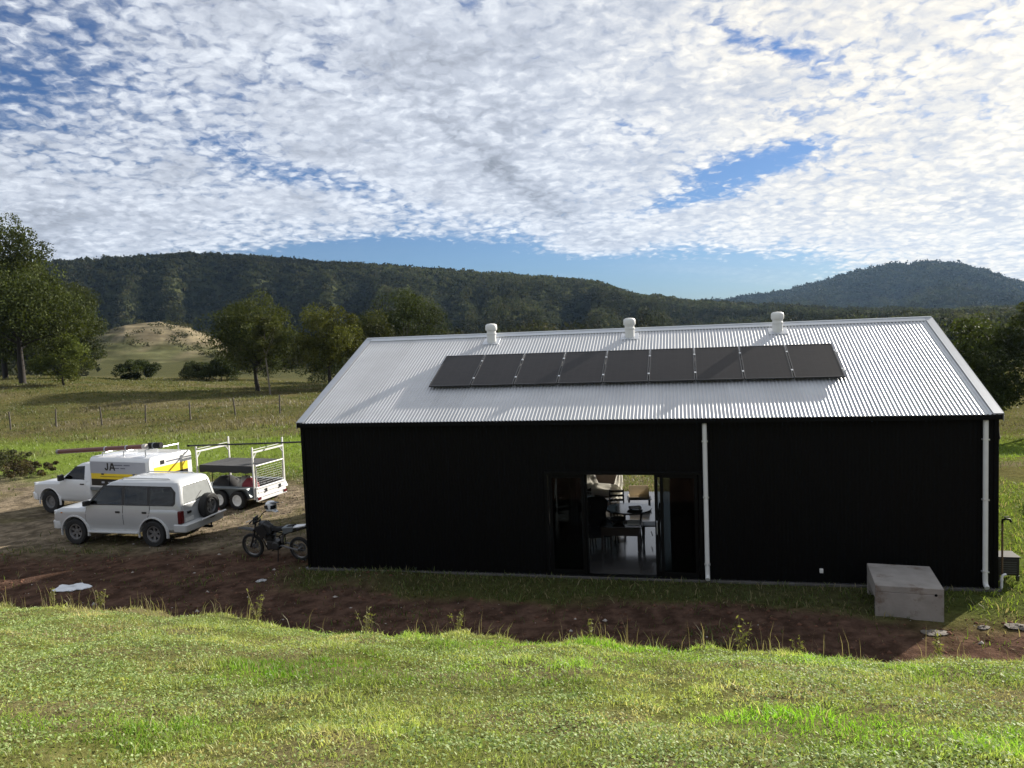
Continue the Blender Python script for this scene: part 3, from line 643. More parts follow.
# ------------------------------------------------------------------ trees
M_leaf = leaf_mat('tree_leaves', .3, .7, .08, (1.05, 1.1, .4))
def tree(name, label, cat, x, y, h, cw, seed, col, base=.25, trunk_r=.16, nl=9000, leaf=.26, lean=0, sparse=1.0, group='trees round the pasture', bark=None, nc=46, stems=1, droop=0):
    r_ = np.random.default_rng(seed); z0 = float(ground(x, y))-.05
    root = thing(name, label, cat, (x, y, z0), 0, group)
    rx, rz = cw/2, h*(1-base)/2; cz = h*base+rz
    # lobes of the crown
    u = r_.normal(size=(nc, 3)); u /= np.linalg.norm(u, axis=1, keepdims=True); u *= r_.uniform(.35, .88, (nc, 1))
    cen = u*np.array([rx, rx, rz])+np.array([lean*.6, 0, cz]); cen[:, :2] *= (1-.3*np.clip((cen[:, 2]-cz)/rz, -.4, 1))[:, None]
    cr_ = r_.uniform(.14, .30, nc)*min(cw, h)*.75*sparse
    mb = MB()
    for k in range(stems):
        ox = (k-(stems-1)/2)*.5; p0 = Vector((ox, 0, 0)); p1 = Vector((ox*1.6+lean*.3+r_.normal()*.1, r_.normal()*.1, h*base*1.0)); p2 = Vector((lean*.6+ox*2, r_.normal()*.3, cz+rz*.3))
        mb.tube([p0-Vector((0, 0, .1)), p0+Vector((0, 0, .25)), p1*.6+p0*.4, p1, p1*.5+p2*.5+Vector((r_.normal()*.2, 0, 0)), p2], [trunk_r*1.5, trunk_r*1.1, trunk_r, trunk_r*.85, trunk_r*.5, trunk_r*.15], 9)
        for j in range(k, nc, 2*stems):
            c = Vector(cen[j]); t = r_.uniform(.25, .75); st = p1.lerp(p2, t*max(0, min(1, (c.z-p1.z)/(p2.z-p1.z+.01)))*.8)
            mid_ = st.lerp(c, .5)+Vector((r_.normal()*.15, r_.normal()*.15, -.1*droop+.12)); mb.tube([st, mid_, c], [trunk_r*.32, trunk_r*.2, trunk_r*.06], 5)
    part('trunk', mb, bark or M_bark, root, 60)
    n = int(nl*1.45); j = r_.integers(0, nc, n); d = r_.normal(size=(n, 3)); d /= np.linalg.norm(d, axis=1, keepdims=True); d *= r_.uniform(.25, 1, (n, 1))**.5
    P = cen[j]+d*cr_[j][:, None]*np.array([1, 1, .72]); P[:, 2] -= droop*r_.random(n)*.8
    P[:, 2] = np.maximum(P[:, 2], h*base*.35+.15*r_.random(n))
    q, f = leaf_quads(P, leaf*.85*(.6+.8*r_.random(n)), .6)
    ct = (.55+.75*r_.random(nc))[j]; hue = r_.random(nc)[j][:, None]
    c_ = np.array(col)*(1-hue)+np.array(col)*np.array([1.12, 1.06, .9])*hue; c_ = c_*(ct*(.75+.5*r_.random(n)))[:, None]
    me = bulk('crown', q, f, M_leaf, np.repeat(c_, 4, 0)); link('crown', me, None, root)
    return root
OL = (.047, .060, .021); DK = (.033, .044, .018); YG = (.11, .125, .03); GR = (.047, .058, .028)
tree('gum_tree', 'spreading dark trunked tree at the left edge of the pasture', 'tree', -50.7, 80, 13.2, 15.5, 11, OL, .24, .32, 17000, .32, droop=.8, nc=80)
tree('gum_tree', 'drooping bright green young tree beside the dark trunked tree', 'tree', -45.6, 78.5, 5.6, 5.6, 12, (.085, .105, .03), .12, .1, 5000, .24, droop=.8, nc=26)
tree('gum_tree', 'tallest open crowned gum tree rising above the left tree group', 'tree', -60.3, 92, 20.5, 12.5, 13, OL, .38, .28, 11000, .32, sparse=.75, nc=54)
tree('gum_tree', 'rounded gum tree behind the dark trunked tree', 'tree', -58, 91, 15.5, 12, 14, OL, .05, .24, 15000, .32, nc=64)
tree('gum_tree', 'lower gum tree sloping down to the grassy knoll', 'tree', -54.5, 95, 13.4, 9.5, 15, GR, .03, .2, 13000, .32, nc=56)
tree('pasture_tree', 'round dense tree standing alone left of the shed roof', 'tree', -26.4, 80, 10.9, 10.2, 21, (.055, .066, .022), .13, .22, 14000, .26, nc=64)
tree('sapling', 'slender bare stemmed sapling in front of the round dense tree', 'tree', -23.4, 74.5, 8.2, 3.6, 22, (.06, .068, .024), .4, .07, 3000, .22, nc=24, bark=M_barkp)
tree('pasture_tree', 'upright tree with a yellow tinged top beside the roof slope', 'tree', -18.9, 80, 9.5, 7.8, 23, (.068, .075, .022), .2, .2, 10000, .25, nc=46)
tree('pasture_tree', 'dark forked tree half behind the left roof slope', 'tree', -15.4, 86, 8.8, 7.6, 24, (.046, .052, .02), .2, .18, 8000, .25, nc=40, stems=2)
tree('pasture_tree', 'broad dark tree showing over the roof ridge', 'tree', -13.2, 96, 11.2, 12.5, 25, DK, .15, .2, 14000, .28, nc=50)
tree('wattle_tree', 'small yellow green wattle peeping over the ridge', 'tree', -7.9, 74, 5.6, 3.4, 26, (.2, .175, .03), .2, .1, 4000, .2, nc=26)
for i, (x, y, h, w, c, l) in enumerate([(25.8, 45, 7.6, 6.0, OL, 'olive tree nearest the right roof corner'), (29.0, 46, 8.6, 6.5, DK, 'dense dark tree behind the right end of the shed'),
        (33.4, 48, 10.6, 4.2, GR, 'tall open tree at the right edge of the photo'), (27.6, 53, 8.0, 6.2, OL, 'olive crown behind the dense dark tree'),
        (31.4, 42, 6.2, 5.0, DK, 'low dark tree at the right edge below the tall one'), (36.2, 47, 9.0, 5.5, DK, 'dark tree cut by the right edge of the photo')]):
    tree('shade_tree', l, 'tree', x, y, h, w, 40+i, c, .1 if i != 2 else .3, .16, 8500, .2, sparse=.8 if i == 2 else 1, nc=44, group='trees behind the right end of the shed')
for i, (x, y, h, w, c, l) in enumerate([(-47.5, 98, 2.6, 6, DK, 'dark rounded bush below the left end of the knoll'), (-40, 99, 2.6, 5.5, GR, 'dark bush below the right side of the knoll'), (-36.5, 97, 3.0, 5, DK, 'dark bush right next to the round dense tree'),
        (-33, 104, 5, 5, GR, 'grey green bush behind the round dense tree'), (-24, 99, 4.5, 7, DK, 'dark bush between the round tree and the upright tree'), (-43.5, 110, 2.0, 3, OL, 'small bush at the foot of the knoll')]):
    tree('bush', l, 'bush', x, y, h, w, 60+i, c, .0, .05, 6000, .22, nc=40, sparse=1.5, group='bushes along the far pasture edge')
for i, (x, y, h, w, c, l) in enumerate([(-21.3, 33.0, .75, 3.8, (.07, .06, .04), 'low reddish bush at the left edge behind the ute'), (-24.5, 36.5, .9, 3.0, (.06, .065, .035), 'grey green bush further left behind the low reddish bush'),
        (3.2, 32.5, 1.1, 2.4, (.12, .085, .06), 'brown bush seen through the open doorway'), (4.6, 31.5, .9, 1.8, (.14, .1, .07), 'smaller brown bush at the right of the doorway view'), (14.8, 21.0, .8, 1.2, (.07, .09, .03), 'leafy weed clump beyond the right shed corner')]):
    tree('bush', l, 'bush', x, y, h, w, 70+i, c, .0, .02, 2600, .10, nc=34, sparse=1.5, group='low bushes near the shed')

# post and wire fence across the pasture
fx = np.arange(-45, -2, 3.15); fr = thing('wire_fence', 'old post and wire fence crossing the pasture', 'fence', (-33, 54.5, 0))
pb = MB(); pb.tube([(0, 0, -.2), (.01, 0, .7), (0, .01, 1.3)], [.06, .055, .05], 8); pm = mesh_of(pb, 'post'); pts = []
for i, xx in enumerate(fx):
    yy = 54.5+.03*(xx+30)+random.uniform(-.1, .1); p = link('post', pm if i else pm, M_post if i == 0 else None, fr); zz = float(ground(xx, yy)); p.location = (xx+33, yy-54.5, zz); p.rotation_euler = (random.uniform(-.05, .05), random.uniform(-.06, .06), random.random()*6)
    pts.append(Vector((xx+33, yy-54.5, zz)))
wb = MB()
for hh in (.35, .7, 1.05): wb.tube([p+Vector((0, 0, hh)) for p in pts], .004, 4)
part('wire', wb, M_post, fr)

# ------------------------------------------------------------------ shed
SL, SW, SH, SR = 14.917, 8.737, 3.5, 1.866
SLOPE = math.hypot(SW/2, SR); SA = math.atan2(SR, SW/2)
SO = Vector((-5.0604, 18.2709, 0)); Rz = -YAW
SM = Matrix.Translation(SO) @ Matrix.Rotation(Rz, 4, 'Z')
shed = thing('farm_shed', 'long black corrugated steel shed with a silver gable roof', 'shed', SO, Rz)
def corr(mb, P0, U, Vtop, n_dir, L, pitch, amp, seg=8, top=None):
    """corrugated sheet: U along, heights from 0 to top(u) along Vtop, waves along n_dir"""
    n = max(2, int(L/pitch*seg)); P0, U, Vt, Nn = Vector(P0), Vector(U), Vector(Vtop), Vector(n_dir); vs = []
    for i in range(n+1):
        u = L*i/n; w = amp*math.sin(2*math.pi*u/pitch); t = top(u) if callable(top) else top
        b = P0+U*u+Nn*w; vs += [b, b+Vt*t]
    mb.add(vs, [(2*i, 2*i+2, 2*i+3, 2*i+1) for i in range(n)])
OX0, OX1, OZ = 5.89, 9.19, 2.28
BX0, BX1, BZ = 5.2, 9.1, 2.28
wl = MB(); ex = ((1, 0, 0), (0, 0, 1))
corr(wl, (0, 0, -.05), *ex, (0, -1, 0), OX0, .076, .006, 6, SH+.05); corr(wl, (OX1, 0, -.05), *ex, (0, -1, 0), SL-OX1, .076, .006, 6, SH+.05); corr(wl, (OX0, 0, OZ), *ex, (0, -1, 0), OX1-OX0, .076, .006, 6, SH-OZ)
corr(wl, (0, SW, -.05), *ex, (0, 1, 0), BX0, .076, .006, 6, SH+.05); corr(wl, (BX1, SW, -.05), *ex, (0, 1, 0), SL-BX1, .076, .006, 6, SH+.05); corr(wl, (BX0, SW, BZ), *ex, (0, 1, 0), BX1-BX0, .076, .006, 6, SH-BZ)
for xx, dn in ((0, -1), (SL, 1)): corr(wl, (xx, 0, -.05), (0, 1, 0), (0, 0, 1), (dn, 0, 0), SW, .076, .006, 6, lambda u: SH+.05+SR*(1-abs(u-SW/2)/(SW/2)))
walls = part('wall', wl, M_black, shed, 180, norm=False)
for xx in (.025, SL-.025):
    for yy in (.025, SW-.025): tr = MB(); tr.box((xx, yy, SH/2), (.08, .08, SH+.08)); part('corner_flashing', tr, M_black, shed)
sl = MB(); sl.box((SL/2, SW/2, -.07), (SL+.12, SW+.12, .14)); part('floor_slab', sl, M_floor, shed)
kb = MB(); kb.box((SL/2, -.075, -.055), (SL+.1, .04, .10)); part('slab_edge', kb, M_edge, shed, 0, .006)
rf = MB(); ov = .07
rs = Vector((0, math.cos(SA), math.sin(SA))); rn = Vector((0, -math.sin(SA), math.cos(SA)))
corr(rf, Vector((-.03, 0, SH))-rs*ov+rn*.02, (1, 0, 0), rs, rn, SL+.06, .080, .0105, 8, SLOPE+ov)
rs2 = Vector((0, -math.cos(SA), math.sin(SA))); rn2 = Vector((0, math.sin(SA), math.cos(SA)))
corr(rf, Vector((-.03, SW, SH))-rs2*ov+rn2*.02, (1, 0, 0), rs2, rn2, SL+.06, .080, .0105, 8, SLOPE+ov)
roof = part('roof', rf, M_roof, shed, 180, norm=False)
rc = MB(); zt = SH+SR+.045
rc.prism([(SW/2-.17, -.17*math.tan(SA)), (SW/2, 0), (SW/2+.17, -.17*math.tan(SA)), (SW/2+.17, -.17*math.tan(SA)-.012), (SW/2, -.014), (SW/2-.17, -.17*math.tan(SA)-.012)], lambda p: (-.06, p[0], zt+p[1]), lambda p: (SL+.06, p[0], zt+p[1]))
rc.tube([(-.06, SW/2, zt+.004), (SL+.06, SW/2, zt+.004)], .022, 8); part('ridge_cap', rc, M_flash, roof)
for xx, nm in ((-.055, 'a'), (SL+.055, 'b')):
    bc = MB(); sgn = 1 if xx > 0 else -1
    for (r_, n_, y0) in ((rs, rn, 0), (rs2, rn2, SW)):
        o_ = Vector((xx-sgn*.075, y0, SH))-r_*ov+n_*.036; e_ = o_+r_*(SLOPE+ov)
        for a_, b_, dz in ((-.085, .085, 0),):
            c1 = [o_+Vector((a_, 0, 0)), o_+Vector((b_, 0, 0)), e_+Vector((b_, 0, 0)), e_+Vector((a_, 0, 0))]
            bc.add([*c1, *[q+n_*.01 for q in c1]], [(0, 3, 2, 1), (4, 5, 6, 7), (0, 1, 5, 4), (1, 2, 6, 5), (2, 3, 7, 6), (3, 0, 4, 7)])
        c2 = [o_+Vector((sgn*.09, 0, .01)), e_+Vector((sgn*.09, 0, .01)), e_+Vector((sgn*.09, 0, -.15)), o_+Vector((sgn*.09, 0, -.15))]
        bc.add([*c2, *[q+Vector((sgn*.01, 0, 0)) for q in c2]], [(0, 1, 2, 3), (7, 6, 5, 4), (0, 4, 5, 1), (1, 5, 6, 2), (2, 6, 7, 3), (3, 7, 4, 0)])
    part('barge_capping', bc, mat('barge_flashing', (.36, .38, .41), .45, .5, .08), roof)
for yy, s_ in ((-.125, -1), (SW+.125, 1)):
    gt = MB(); gt.prism([(-.05, -.085), (.05, -.085), (.05, .0), (.043, .0), (.043, -.077), (-.043, -.077), (-.043, .012), (-.05, .012)], lambda p: (-.02, yy-s_*0+p[0]*(-s_), SH-.015+p[1]), lambda p: (SL+.02, yy+p[0]*(-s_), SH-.015+p[1])); part('gutter', gt, M_black, shed)
for xx in (9.32, 14.675):
    dp = MB(); dp.tube([(xx, -.075, SH-.12), (xx, -.075, SH-.4), (xx, -.075, .2), (xx, -.09, .1), (xx, -.18, .05)], .048, 12)
    p = part('downpipe', dp, mat('white_pipe', (.62, .63, .62), .45), shed, 50)
    for zz in (.35, 1.8, 3.0): cb = MB(); cb.box((xx, -.07, zz), (.12, .1, .025)); part('bracket', cb, M_galv, p)
# roof vents
for i, xx in enumerate((3.78, 7.55, 11.28)):
    base = Vector((xx, 0, SH))+rs*(3.95/math.cos(SA))
    fl = MB(); fl.box(base+rn*.028, (.46, .40, .012), (SA, 0, 0)); f_ = part('vent_flashing', fl, M_flash, roof, 0, .004)
    st = MB(); st.M = Matrix.Translation(base); st.lathe([(.125, -.1), (.125, .20), (.137, .21), (.137, .25), (.125, .26), (.125, .32)], 24); part('vent_stack', st, M_skin, f_, 40)
    cp = MB(); cp.M = Matrix.Translation(base); cp.lathe([(.12, .315), (.15, .325), (.162, .36), (.158, .45), (.145, .48), (.1, .505), (.0, .515)], 24); part('vent_cowl', cp, M_skin, f_, 40)
# sliding doors: four leaves, the middle pair slid open behind the outer ones
def door_leaf(x0, x1, y, label=None, hx=None, z1=OZ):
    d = MB(); s_ = .07
    d.box((x0+s_/2, y, z1/2+.01), (s_, .045, z1-.02)); d.box((x1-s_/2, y, z1/2+.01), (s_, .045, z1-.02))
    d.box(((x0+x1)/2, y, .07), (x1-x0-2*s_, .042, .12)); d.box(((x0+x1)/2, y, z1-.045), (x1-x0-2*s_, .042, .07))
    o = part('sliding_door', d, M_dark, shed, 0, .004, label)
    p = MB(); p.box(((x0+x1)/2, y, z1/2+.02), (x1-x0-2*s_, .008, z1-.22)); part('pane', p, M_glass, o)
    if hx is not None:
        h = MB(); h.tube([(hx, y-.03, .95), (hx, y-.07, .98), (hx, y-.07, 1.22), (hx, y-.03, 1.25)], .009, 6); part('handle', h, M_galv, o)
fr = MB(); fr.box((OX0-.02, .03, OZ/2), (.07, .16, OZ)); fr.box((OX1+.02, .03, OZ/2), (.07, .16, OZ)); fr.box(((OX0+OX1)/2, .03, OZ+.02), (OX1-OX0+.1, .16, .06)); fr.box(((OX0+OX1)/2, .03, .012), (OX1-OX0, .15, .022)); part('door_frame', fr, M_dark, shed, 0, .004)
door_leaf(5.93, 6.72, .0); door_leaf(5.97, 6.78, .055); door_leaf(8.36, 9.15, .0); door_leaf(8.24, 9.06, .055, hx=8.28)
fr = MB(); fr.box((BX0-.02, SW-.03, BZ/2), (.07, .16, BZ)); fr.box((BX1+.02, SW-.03, BZ/2), (.07, .16, BZ)); fr.box(((BX0+BX1)/2, SW-.03, BZ+.02), (BX1-BX0+.1, .16, .06)); part('door_frame', fr, M_dark, shed)
door_leaf(BX0+.02, 6.75, SW); door_leaf(BX0+.1, 6.72, SW-.055)
# inner dark partition on the left and plywood to the right
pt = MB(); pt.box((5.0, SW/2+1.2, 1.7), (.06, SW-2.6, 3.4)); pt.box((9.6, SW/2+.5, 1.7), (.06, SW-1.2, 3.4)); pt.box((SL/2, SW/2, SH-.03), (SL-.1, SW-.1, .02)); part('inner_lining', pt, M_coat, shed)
mk = MB(); mk.box((11.62, -.025, .26), (.07, .05, .09)); part('power_inlet', mk, M_skin, shed, 0, .01)

def sw(lx, ly, lz=0): return SM @ Vector((lx, ly, lz))
# solar panels on two rails
PW, PH, GAP, S0, T0 = 1.048, 1.728, .02, 2.786, 1.4976
RM = Matrix((( 1, 0, 0, 0), (0, rs.y, rn.y, 0), (0, rs.z, rn.z, 0), (0, 0, 0, 1)))
def roofm(s, t, off): return SM @ Matrix.Translation(Vector((s, 0, SH))+rs*t+rn*off) @ RM
rail0 = None
for k, tt in enumerate((T0+.38, T0+PH-.38)):
    rl = thing('mounting_rail', ('lower' if k == 0 else 'upper')+' aluminium rail under the row of solar panels', 'rail', group='rails under the solar panels'); rl.matrix_world = roofm(S0-.06, tt, .03)
    m_ = MB(); m_.box((4.87, 0, .04), (9.74, .04, .04)); part('rail', m_, M_galv, rl)
    for q in range(9):
        m_ = MB(); m_.box((.3+q*1.14, 0, .008), (.08, .06, .045)); part('foot', m_, M_galv, rl)
first = None
ORD = ['leftmost', 'second', 'third', 'fourth', 'middle fifth', 'sixth', 'seventh', 'eighth', 'rightmost']
for i in range(9):
    lab = ORD[i]+' dark solar panel '+('of the row of nine on the silver roof' if i in (0, 8) else 'from the left in the row of nine on the roof')
    if first is None:
        first = thing('solar_panel', lab, 'solar panel', group='solar panels on the shed roof')
        m_ = MB(); m_.box((PW/2, PH/2, -.002), (PW-.05, PH-.05, .03)); part('cell_sheet', m_, M_solar, first)
        m_ = MB()
        for c_, d_ in (((PW/2, .0125, 0), (PW, .025, .036)), ((PW/2, PH-.0125, 0), (PW, .025, .036)), ((.0125, PH/2, 0), (.025, PH-.05, .036)), ((PW-.0125, PH/2, 0), (.025, PH-.05, .036))): m_.box(c_, d_)
        part('frame', m_, mat('panel_frame', (.03, .03, .032), .4, .3), first)
        for tt in (.38, PH-.38):
            m_ = MB(); m_.box((PW+GAP/2, tt, .014), (.045, .06, .014)); m_.box((PW+GAP/2, tt, -.012), (.016, .05, .05)); part('clamp', m_, M_galv, first)
        o = first
    else: o = dup(first, label=lab)
    o.matrix_world = roofm(S0+i*(PW+GAP), T0, .112)

# ------------------------------------------------------------------ things against the shed
blk = thing('concrete_box', 'hollow grey concrete box standing on the soil by the shed wall', 'concrete box', (7.25, 14.28, -.03), Rz-.11)
m_ = MB(); W_, D_, H_ = 1.12, 1.36, .62
m_.box((0, 0, H_-.06), (W_, D_, .12)); m_.box((0, -D_/2+.06, (H_-.12)/2), (W_, .12, H_-.12)); m_.box((W_/2-.06, .06, (H_-.12)/2), (.12, D_-.12, H_-.12)); m_.box((-.06, D_/2-.06, (H_-.12)/2), (W_-.12, .12, H_-.12)); m_.box((-W_/2+.06, 0, H_-.20), (.12, D_-.24, .16))
part('shell', m_, M_box, blk, 0, .012)
m_ = MB(); m_.lathe([(.025, -.004), (.025, .01)], 10, 'y', (.43, -D_/2, .5)); part('lifting_socket', m_, M_dark, blk)
p_ = sw(SL+.12, .55); gb = thing('generator_box', 'small black slatted equipment box by the right shed wall', 'box', (p_.x+.22, p_.y, .03), Rz)
m_ = MB(); m_.box((0, 0, .29), (.42, .44, .36)); part('casing', m_, mat('black_casing', (.012, .012, .013), .45), gb, 0, .02)
m_ = MB(); m_.box((0, 0, .485), (.45, .47, .025)); part('lid', m_, M_dark, gb, 0, .006)
m_ = MB()
for q in range(6): m_.box((0, -.226, .16+q*.045), (.3, .012, .018), (.4, 0, 0))
part('louvre', m_, mat('grey_louvre', (.07, .07, .07), .5), gb)
for sx in (-.18, .18):
    for sy in (-.2, .2):
        m_ = MB(); m_.box((sx, sy, .055), (.05, .05, .11)); part('foot', m_, M_blackp, gb)
p_ = sw(SL+.13, .12); sp_ = thing('standpipe', 'thin upright water pipe with a tap on top beside the right shed corner', 'water pipe', (p_.x, p_.y, -.05), Rz)
m_ = MB(); m_.tube([(0, 0, 0), (0, 0, 1.35)], .02, 8); part('pipe', m_, mat('copper_brown', (.12, .08, .05), .5, .3), sp_, 60)
m_ = MB(); m_.tube([(0, 0, 1.33), (0, 0, 1.4), (.05, -.02, 1.43), (.12, -.04, 1.42), (.14, -.045, 1.37)], .022, 8); m_.box((.06, -.03, 1.47), (.09, .02, .02)); part('tap', m_, M_dark, sp_, 60)
p_ = sw(SL+.10, .06); el_ = thing('waste_pipe', 'short white elbow pipe between the shed corner and the black box', 'pipe', (p_.x, p_.y, -.04), Rz)
m_ = MB(); m_.tube([(0, 0, 0), (0, 0, .24), (.02, 0, .28), (.05, 0, .30), (.08, 0, .30)], .026, 12); part('elbow', m_, M_white, el_, 60)
m_ = MB(); m_.lathe([(.033, .18), (.033, .22)], 12); part('collar', m_, M_white, el_, 60)
# white sheet on the soil, and scraps of concrete
def rag(name, label, cat, x, y, rx, ry, rz, seed, m, h=.03):
    r_ = np.random.default_rng(seed); nn = 22; vs = []; fs = []; z0 = float(ground(x, y))
    ang = np.linspace(0, 2*np.pi, nn, endpoint=False); rad = .75+.35*r_.random(nn)
    rings = 5
    for k in range(rings+1):
        f = k/rings
        for a, q in zip(ang, rad):
            px_, py_ = math.cos(a)*rx*f*q, math.sin(a)*ry*f*q
            gx_ = x+px_*math.cos(rz)-py_*math.sin(rz); gy_ = y+px_*math.sin(rz)+py_*math.cos(rz)
            vs.append((px_, py_, float(ground(gx_, gy_))-z0+.012+h*r_.random()*(1-.5*f)))
    n0 = len(vs); vs += [(v[0], v[1], v[2]-.012) for v in vs[-nn:]]
    for k in range(rings):
        for a in range(nn): fs.append((k*nn+a, k*nn+(a+1) % nn, (k+1)*nn+(a+1) % nn, (k+1)*nn+a))
    for a in range(nn): fs.append((rings*nn+a, rings*nn+(a+1) % nn, n0+(a+1) % nn, n0+a))
    me = bpy.data.meshes.new(name); me.from_pydata(vs, [], fs); me.update(); fix_normals(me)
    o = link(name, me, m, None, 60); o.location = (x, y, z0); o.rotation_euler = (0, 0, rz); tag(o, label, cat); return o
M_stone2 = mat('dull_stone', (.11, .095, .08), .95, 0, .35, 8, bump=.5)
rag('plastic_sheet', 'crumpled white plastic sheet lying on the red soil at the left', 'plastic sheet', -10.25, 17.36, .42, .30, -.1, 5, mat('white_plastic', (.62, .64, .66), .35), .05)
rag('paper_scrap', 'small pale scrap on the soil in front of the motorbike', 'scrap', -5.9, 17.3, .13, .1, .5, 6, mat('grey_plastic', (.36, .36, .37), .5))
rag('concrete_scrap', 'flat grey concrete scrap just below the concrete box', 'rubble', 7.1, 12.95, .26, .14, .1, 7, M_stone2, .04)
rag('rubble_piece', 'pale broken slab at the right edge of the soil strip', 'rubble', 8.65, 13.05, .28, .16, -.4, 8, M_stone2, .05)
rag('rubble_piece', 'pale chip of rubble between the concrete box and the broken slab', 'rubble', 8.05, 13.1, .12, .08, .3, 9, M_stone2, .04)
# tall weeds on the edge of the bank
def weed(label, x, y, h, seed, n=5, c_=(.17, .17, .06)):
    r_ = np.random.default_rng(seed); z0 = float(ground(x, y))-.02; o = thing('tall_weed', label, 'weed', (x, y, z0), 0, 'tall weeds along the bank edge')
    m_ = MB(); P = []; 
    for k in range(n):
        a = r_.uniform(0, 6.28); l = r_.uniform(.05, .3)*h; t = Vector((math.cos(a)*l, math.sin(a)*l, h*r_.uniform(.6, 1)))
        m_.tube([(0, 0, 0), t*.5+Vector((0, 0, .05*h)), t], [.006, .004, .002], 5)
        for q in range(12): P.append(np.array(t)*r_.uniform(.25, 1.0)+r_.normal(size=3)*.018)
    part('stem', m_, mat('weed_stem', (.16, .14, .06), .8), o)
    q, f = leaf_quads(np.array(P), .05*(.5+r_.random(len(P))), .35); cc = np.array(c_)*(.7+.6*r_.random(len(P)))[:, None]
    link('leaves', bulk('leaves', q, f, M_weed, np.repeat(cc, 4, 0)), None, o)
for i, (u_, h_, l_) in enumerate([(-3.9, .55, 'tall dry weed stalks leaning over the bank edge left of the middle'), (-6.7, .42, 'tuft of dry stalks on the bank edge below the off road wagon'), (5.05, .42, 'upright yellow weed on the bank edge below the concrete box'), (2.75, .5, 'thin tall weed on the bank edge below the white downpipe'),
        (-2.2, .5, 'dry weed clump on the bank edge below the dark wall'), (.9, .34, 'leafy weed on the bank edge below the doorway'), (3.4, .36, 'small branching weed on the bank edge right of the downpipe'), (-7.6, .36, 'short green weed at the far left of the bank edge'), (-.9, .4, 'wispy weed on the bank edge left of the doorway')]):
    weed(l_, u_, float(ylip(u_))+(float(fbm(np.array([u_*.7]), np.array([ylip(u_)*.2]), 3)[0])-.5)*.9-.05, h_, 200+i, 6 if h_ > .38 else 4)

# ------------------------------------------------------------------ furniture inside
def at(o, lx, ly, lz=0, rz=0): o.location = sw(lx, ly, lz); o.rotation_euler = (0, 0, Rz+rz); return o
t = at(thing('round_table', 'round glass topped table in the middle of the doorway', 'table'), 7.43, 3.3)
m_ = MB(); m_.lathe([(.0, .735), (.60, .735), (.608, .742), (.6, .75), (0, .75)], 40); part('table_top', m_, mat('glossy_table_top', (.08, .085, .085), .12), t, 40)
m_ = MB(); m_.lathe([(.56, .70), (.58, .70), (.58, .733), (.56, .733)], 32, close=True); part('rim', m_, M_wood, t, 40)
for k in range(4):
    a = math.pi/4+k*math.pi/2; m_ = MB(); m_.tube([(math.cos(a)*.5, math.sin(a)*.5, .7), (math.cos(a)*.42, math.sin(a)*.42, .35), (math.cos(a)*.47, math.sin(a)*.47, 0)], [.025, .02, .016], 8); part('leg', m_, M_wood, t, 60)
def papers(lx, ly, lz, rz, w, d, label, n=1, m=None, name='paper_sheet'):
    o = at(thing(name, label, 'papers'), lx, ly, lz, rz); m_ = MB(); m_.prism([(-w/2, -d/2), (w/2, -d/2), (w/2, d/2), (-w/2, d/2)], lambda p: (p[0], p[1], .001), lambda p: (p[0], p[1], .006+.01*n)); part('sheets', m_, m or M_cloth, o)
    m_ = MB(); m_.box((0, d*.3, .009+.01*n), (w*.5, .05, .004)); part('clip', m_, M_galv, o); return o
papers(7.6, 3.35, .751, .3, .3, .2, 'open white papers on the round table', 2)
papers(7.62, 2.95, .751, -.2, .34, .24, 'dark folder on the near side of the round table', 2, M_coat, 'folder')
t = at(thing('side_table', 'low dark wooden table with a deep apron nearest the doorway', 'table'), 7.32, 2.2)
m_ = MB(); m_.box((0, 0, .605), (1.0, .72, .03)); part('table_top', m_, mat('dark_gloss_wood', (.02, .014, .01), .2), t, 0, .006)
m_ = MB(); m_.box((0, 0, .49), (.92, .64, .2)); part('apron', m_, M_wood, t)
for sx in (-.44, .44):
    for sy in (-.3, .3): m_ = MB(); m_.box((sx, sy, .3), (.055, .055, .58)); part('leg', m_, M_wood, t)
papers(7.62, 2.28, .621, .05, .3, .42, 'white paper pile at the right end of the low dark table', 1)
t = at(thing('serving_bowl', 'dark bowl standing on the low dark table', 'bowl'), 7.25, 2.3, .62)
m_ = MB(); m_.lathe([(.06, 0), (.08, .01), (.16, .08), (.18, .12), (.17, .12), (.1, .03), (0, .025)], 20); part('bowl', m_, M_coat, t, 60)
m_ = MB(); m_.lathe([(.06, -.001), (.07, .012)], 16); part('foot_ring', m_, M_wood, t)
chair0 = None
def chair(lx, ly, rz, label):
    global chair0
    if chair0 is None:
        c = thing('dining_chair', label, 'chair', group='dark wooden chairs round the table')
        m_ = MB(); m_.box((0, 0, .445), (.44, .42, .035)); part('seat', m_, M_wood, c, 0, .01)
        for sx in (-.19, .19):
            m_ = MB(); m_.tube([(sx, -.18, .43), (sx, -.19, 0)], [.02, .015], 8); part('leg', m_, M_wood, c, 60)
            m_ = MB(); m_.tube([(sx, .22, 0), (sx, .19, .45), (sx, .25, .95)], [.017, .022, .017], 8); part('leg', m_, M_wood, c, 60)
        m_ = MB()
        for zz in (.66, .78, .90): m_.box((0, .205+(zz-.5)*.1, zz), (.37, .018, .06))
        part('backrest', m_, M_wood, c); m_ = MB(); m_.tube([(-.19, .02, .2), (.19, .02, .2)], .012, 6); part('stretcher', m_, M_wood, c); chair0 = c
    else: c = dup(chair0, label=label)
    return at(c, lx, ly, 0, rz)
chair(8.02, 2.85, -1.45, 'dark wooden chair on the right side of the round table'); chair(7.05, 4.4, .15, 'dark slat backed chair on the far side of the round table'); chair(6.72, 3.3, 1.5, 'dark wooden chair on the left side of the round table')
chair(7.1, 1.95-.6+.75, math.pi, 'dark wooden chair tucked at the low dark table') if False else None
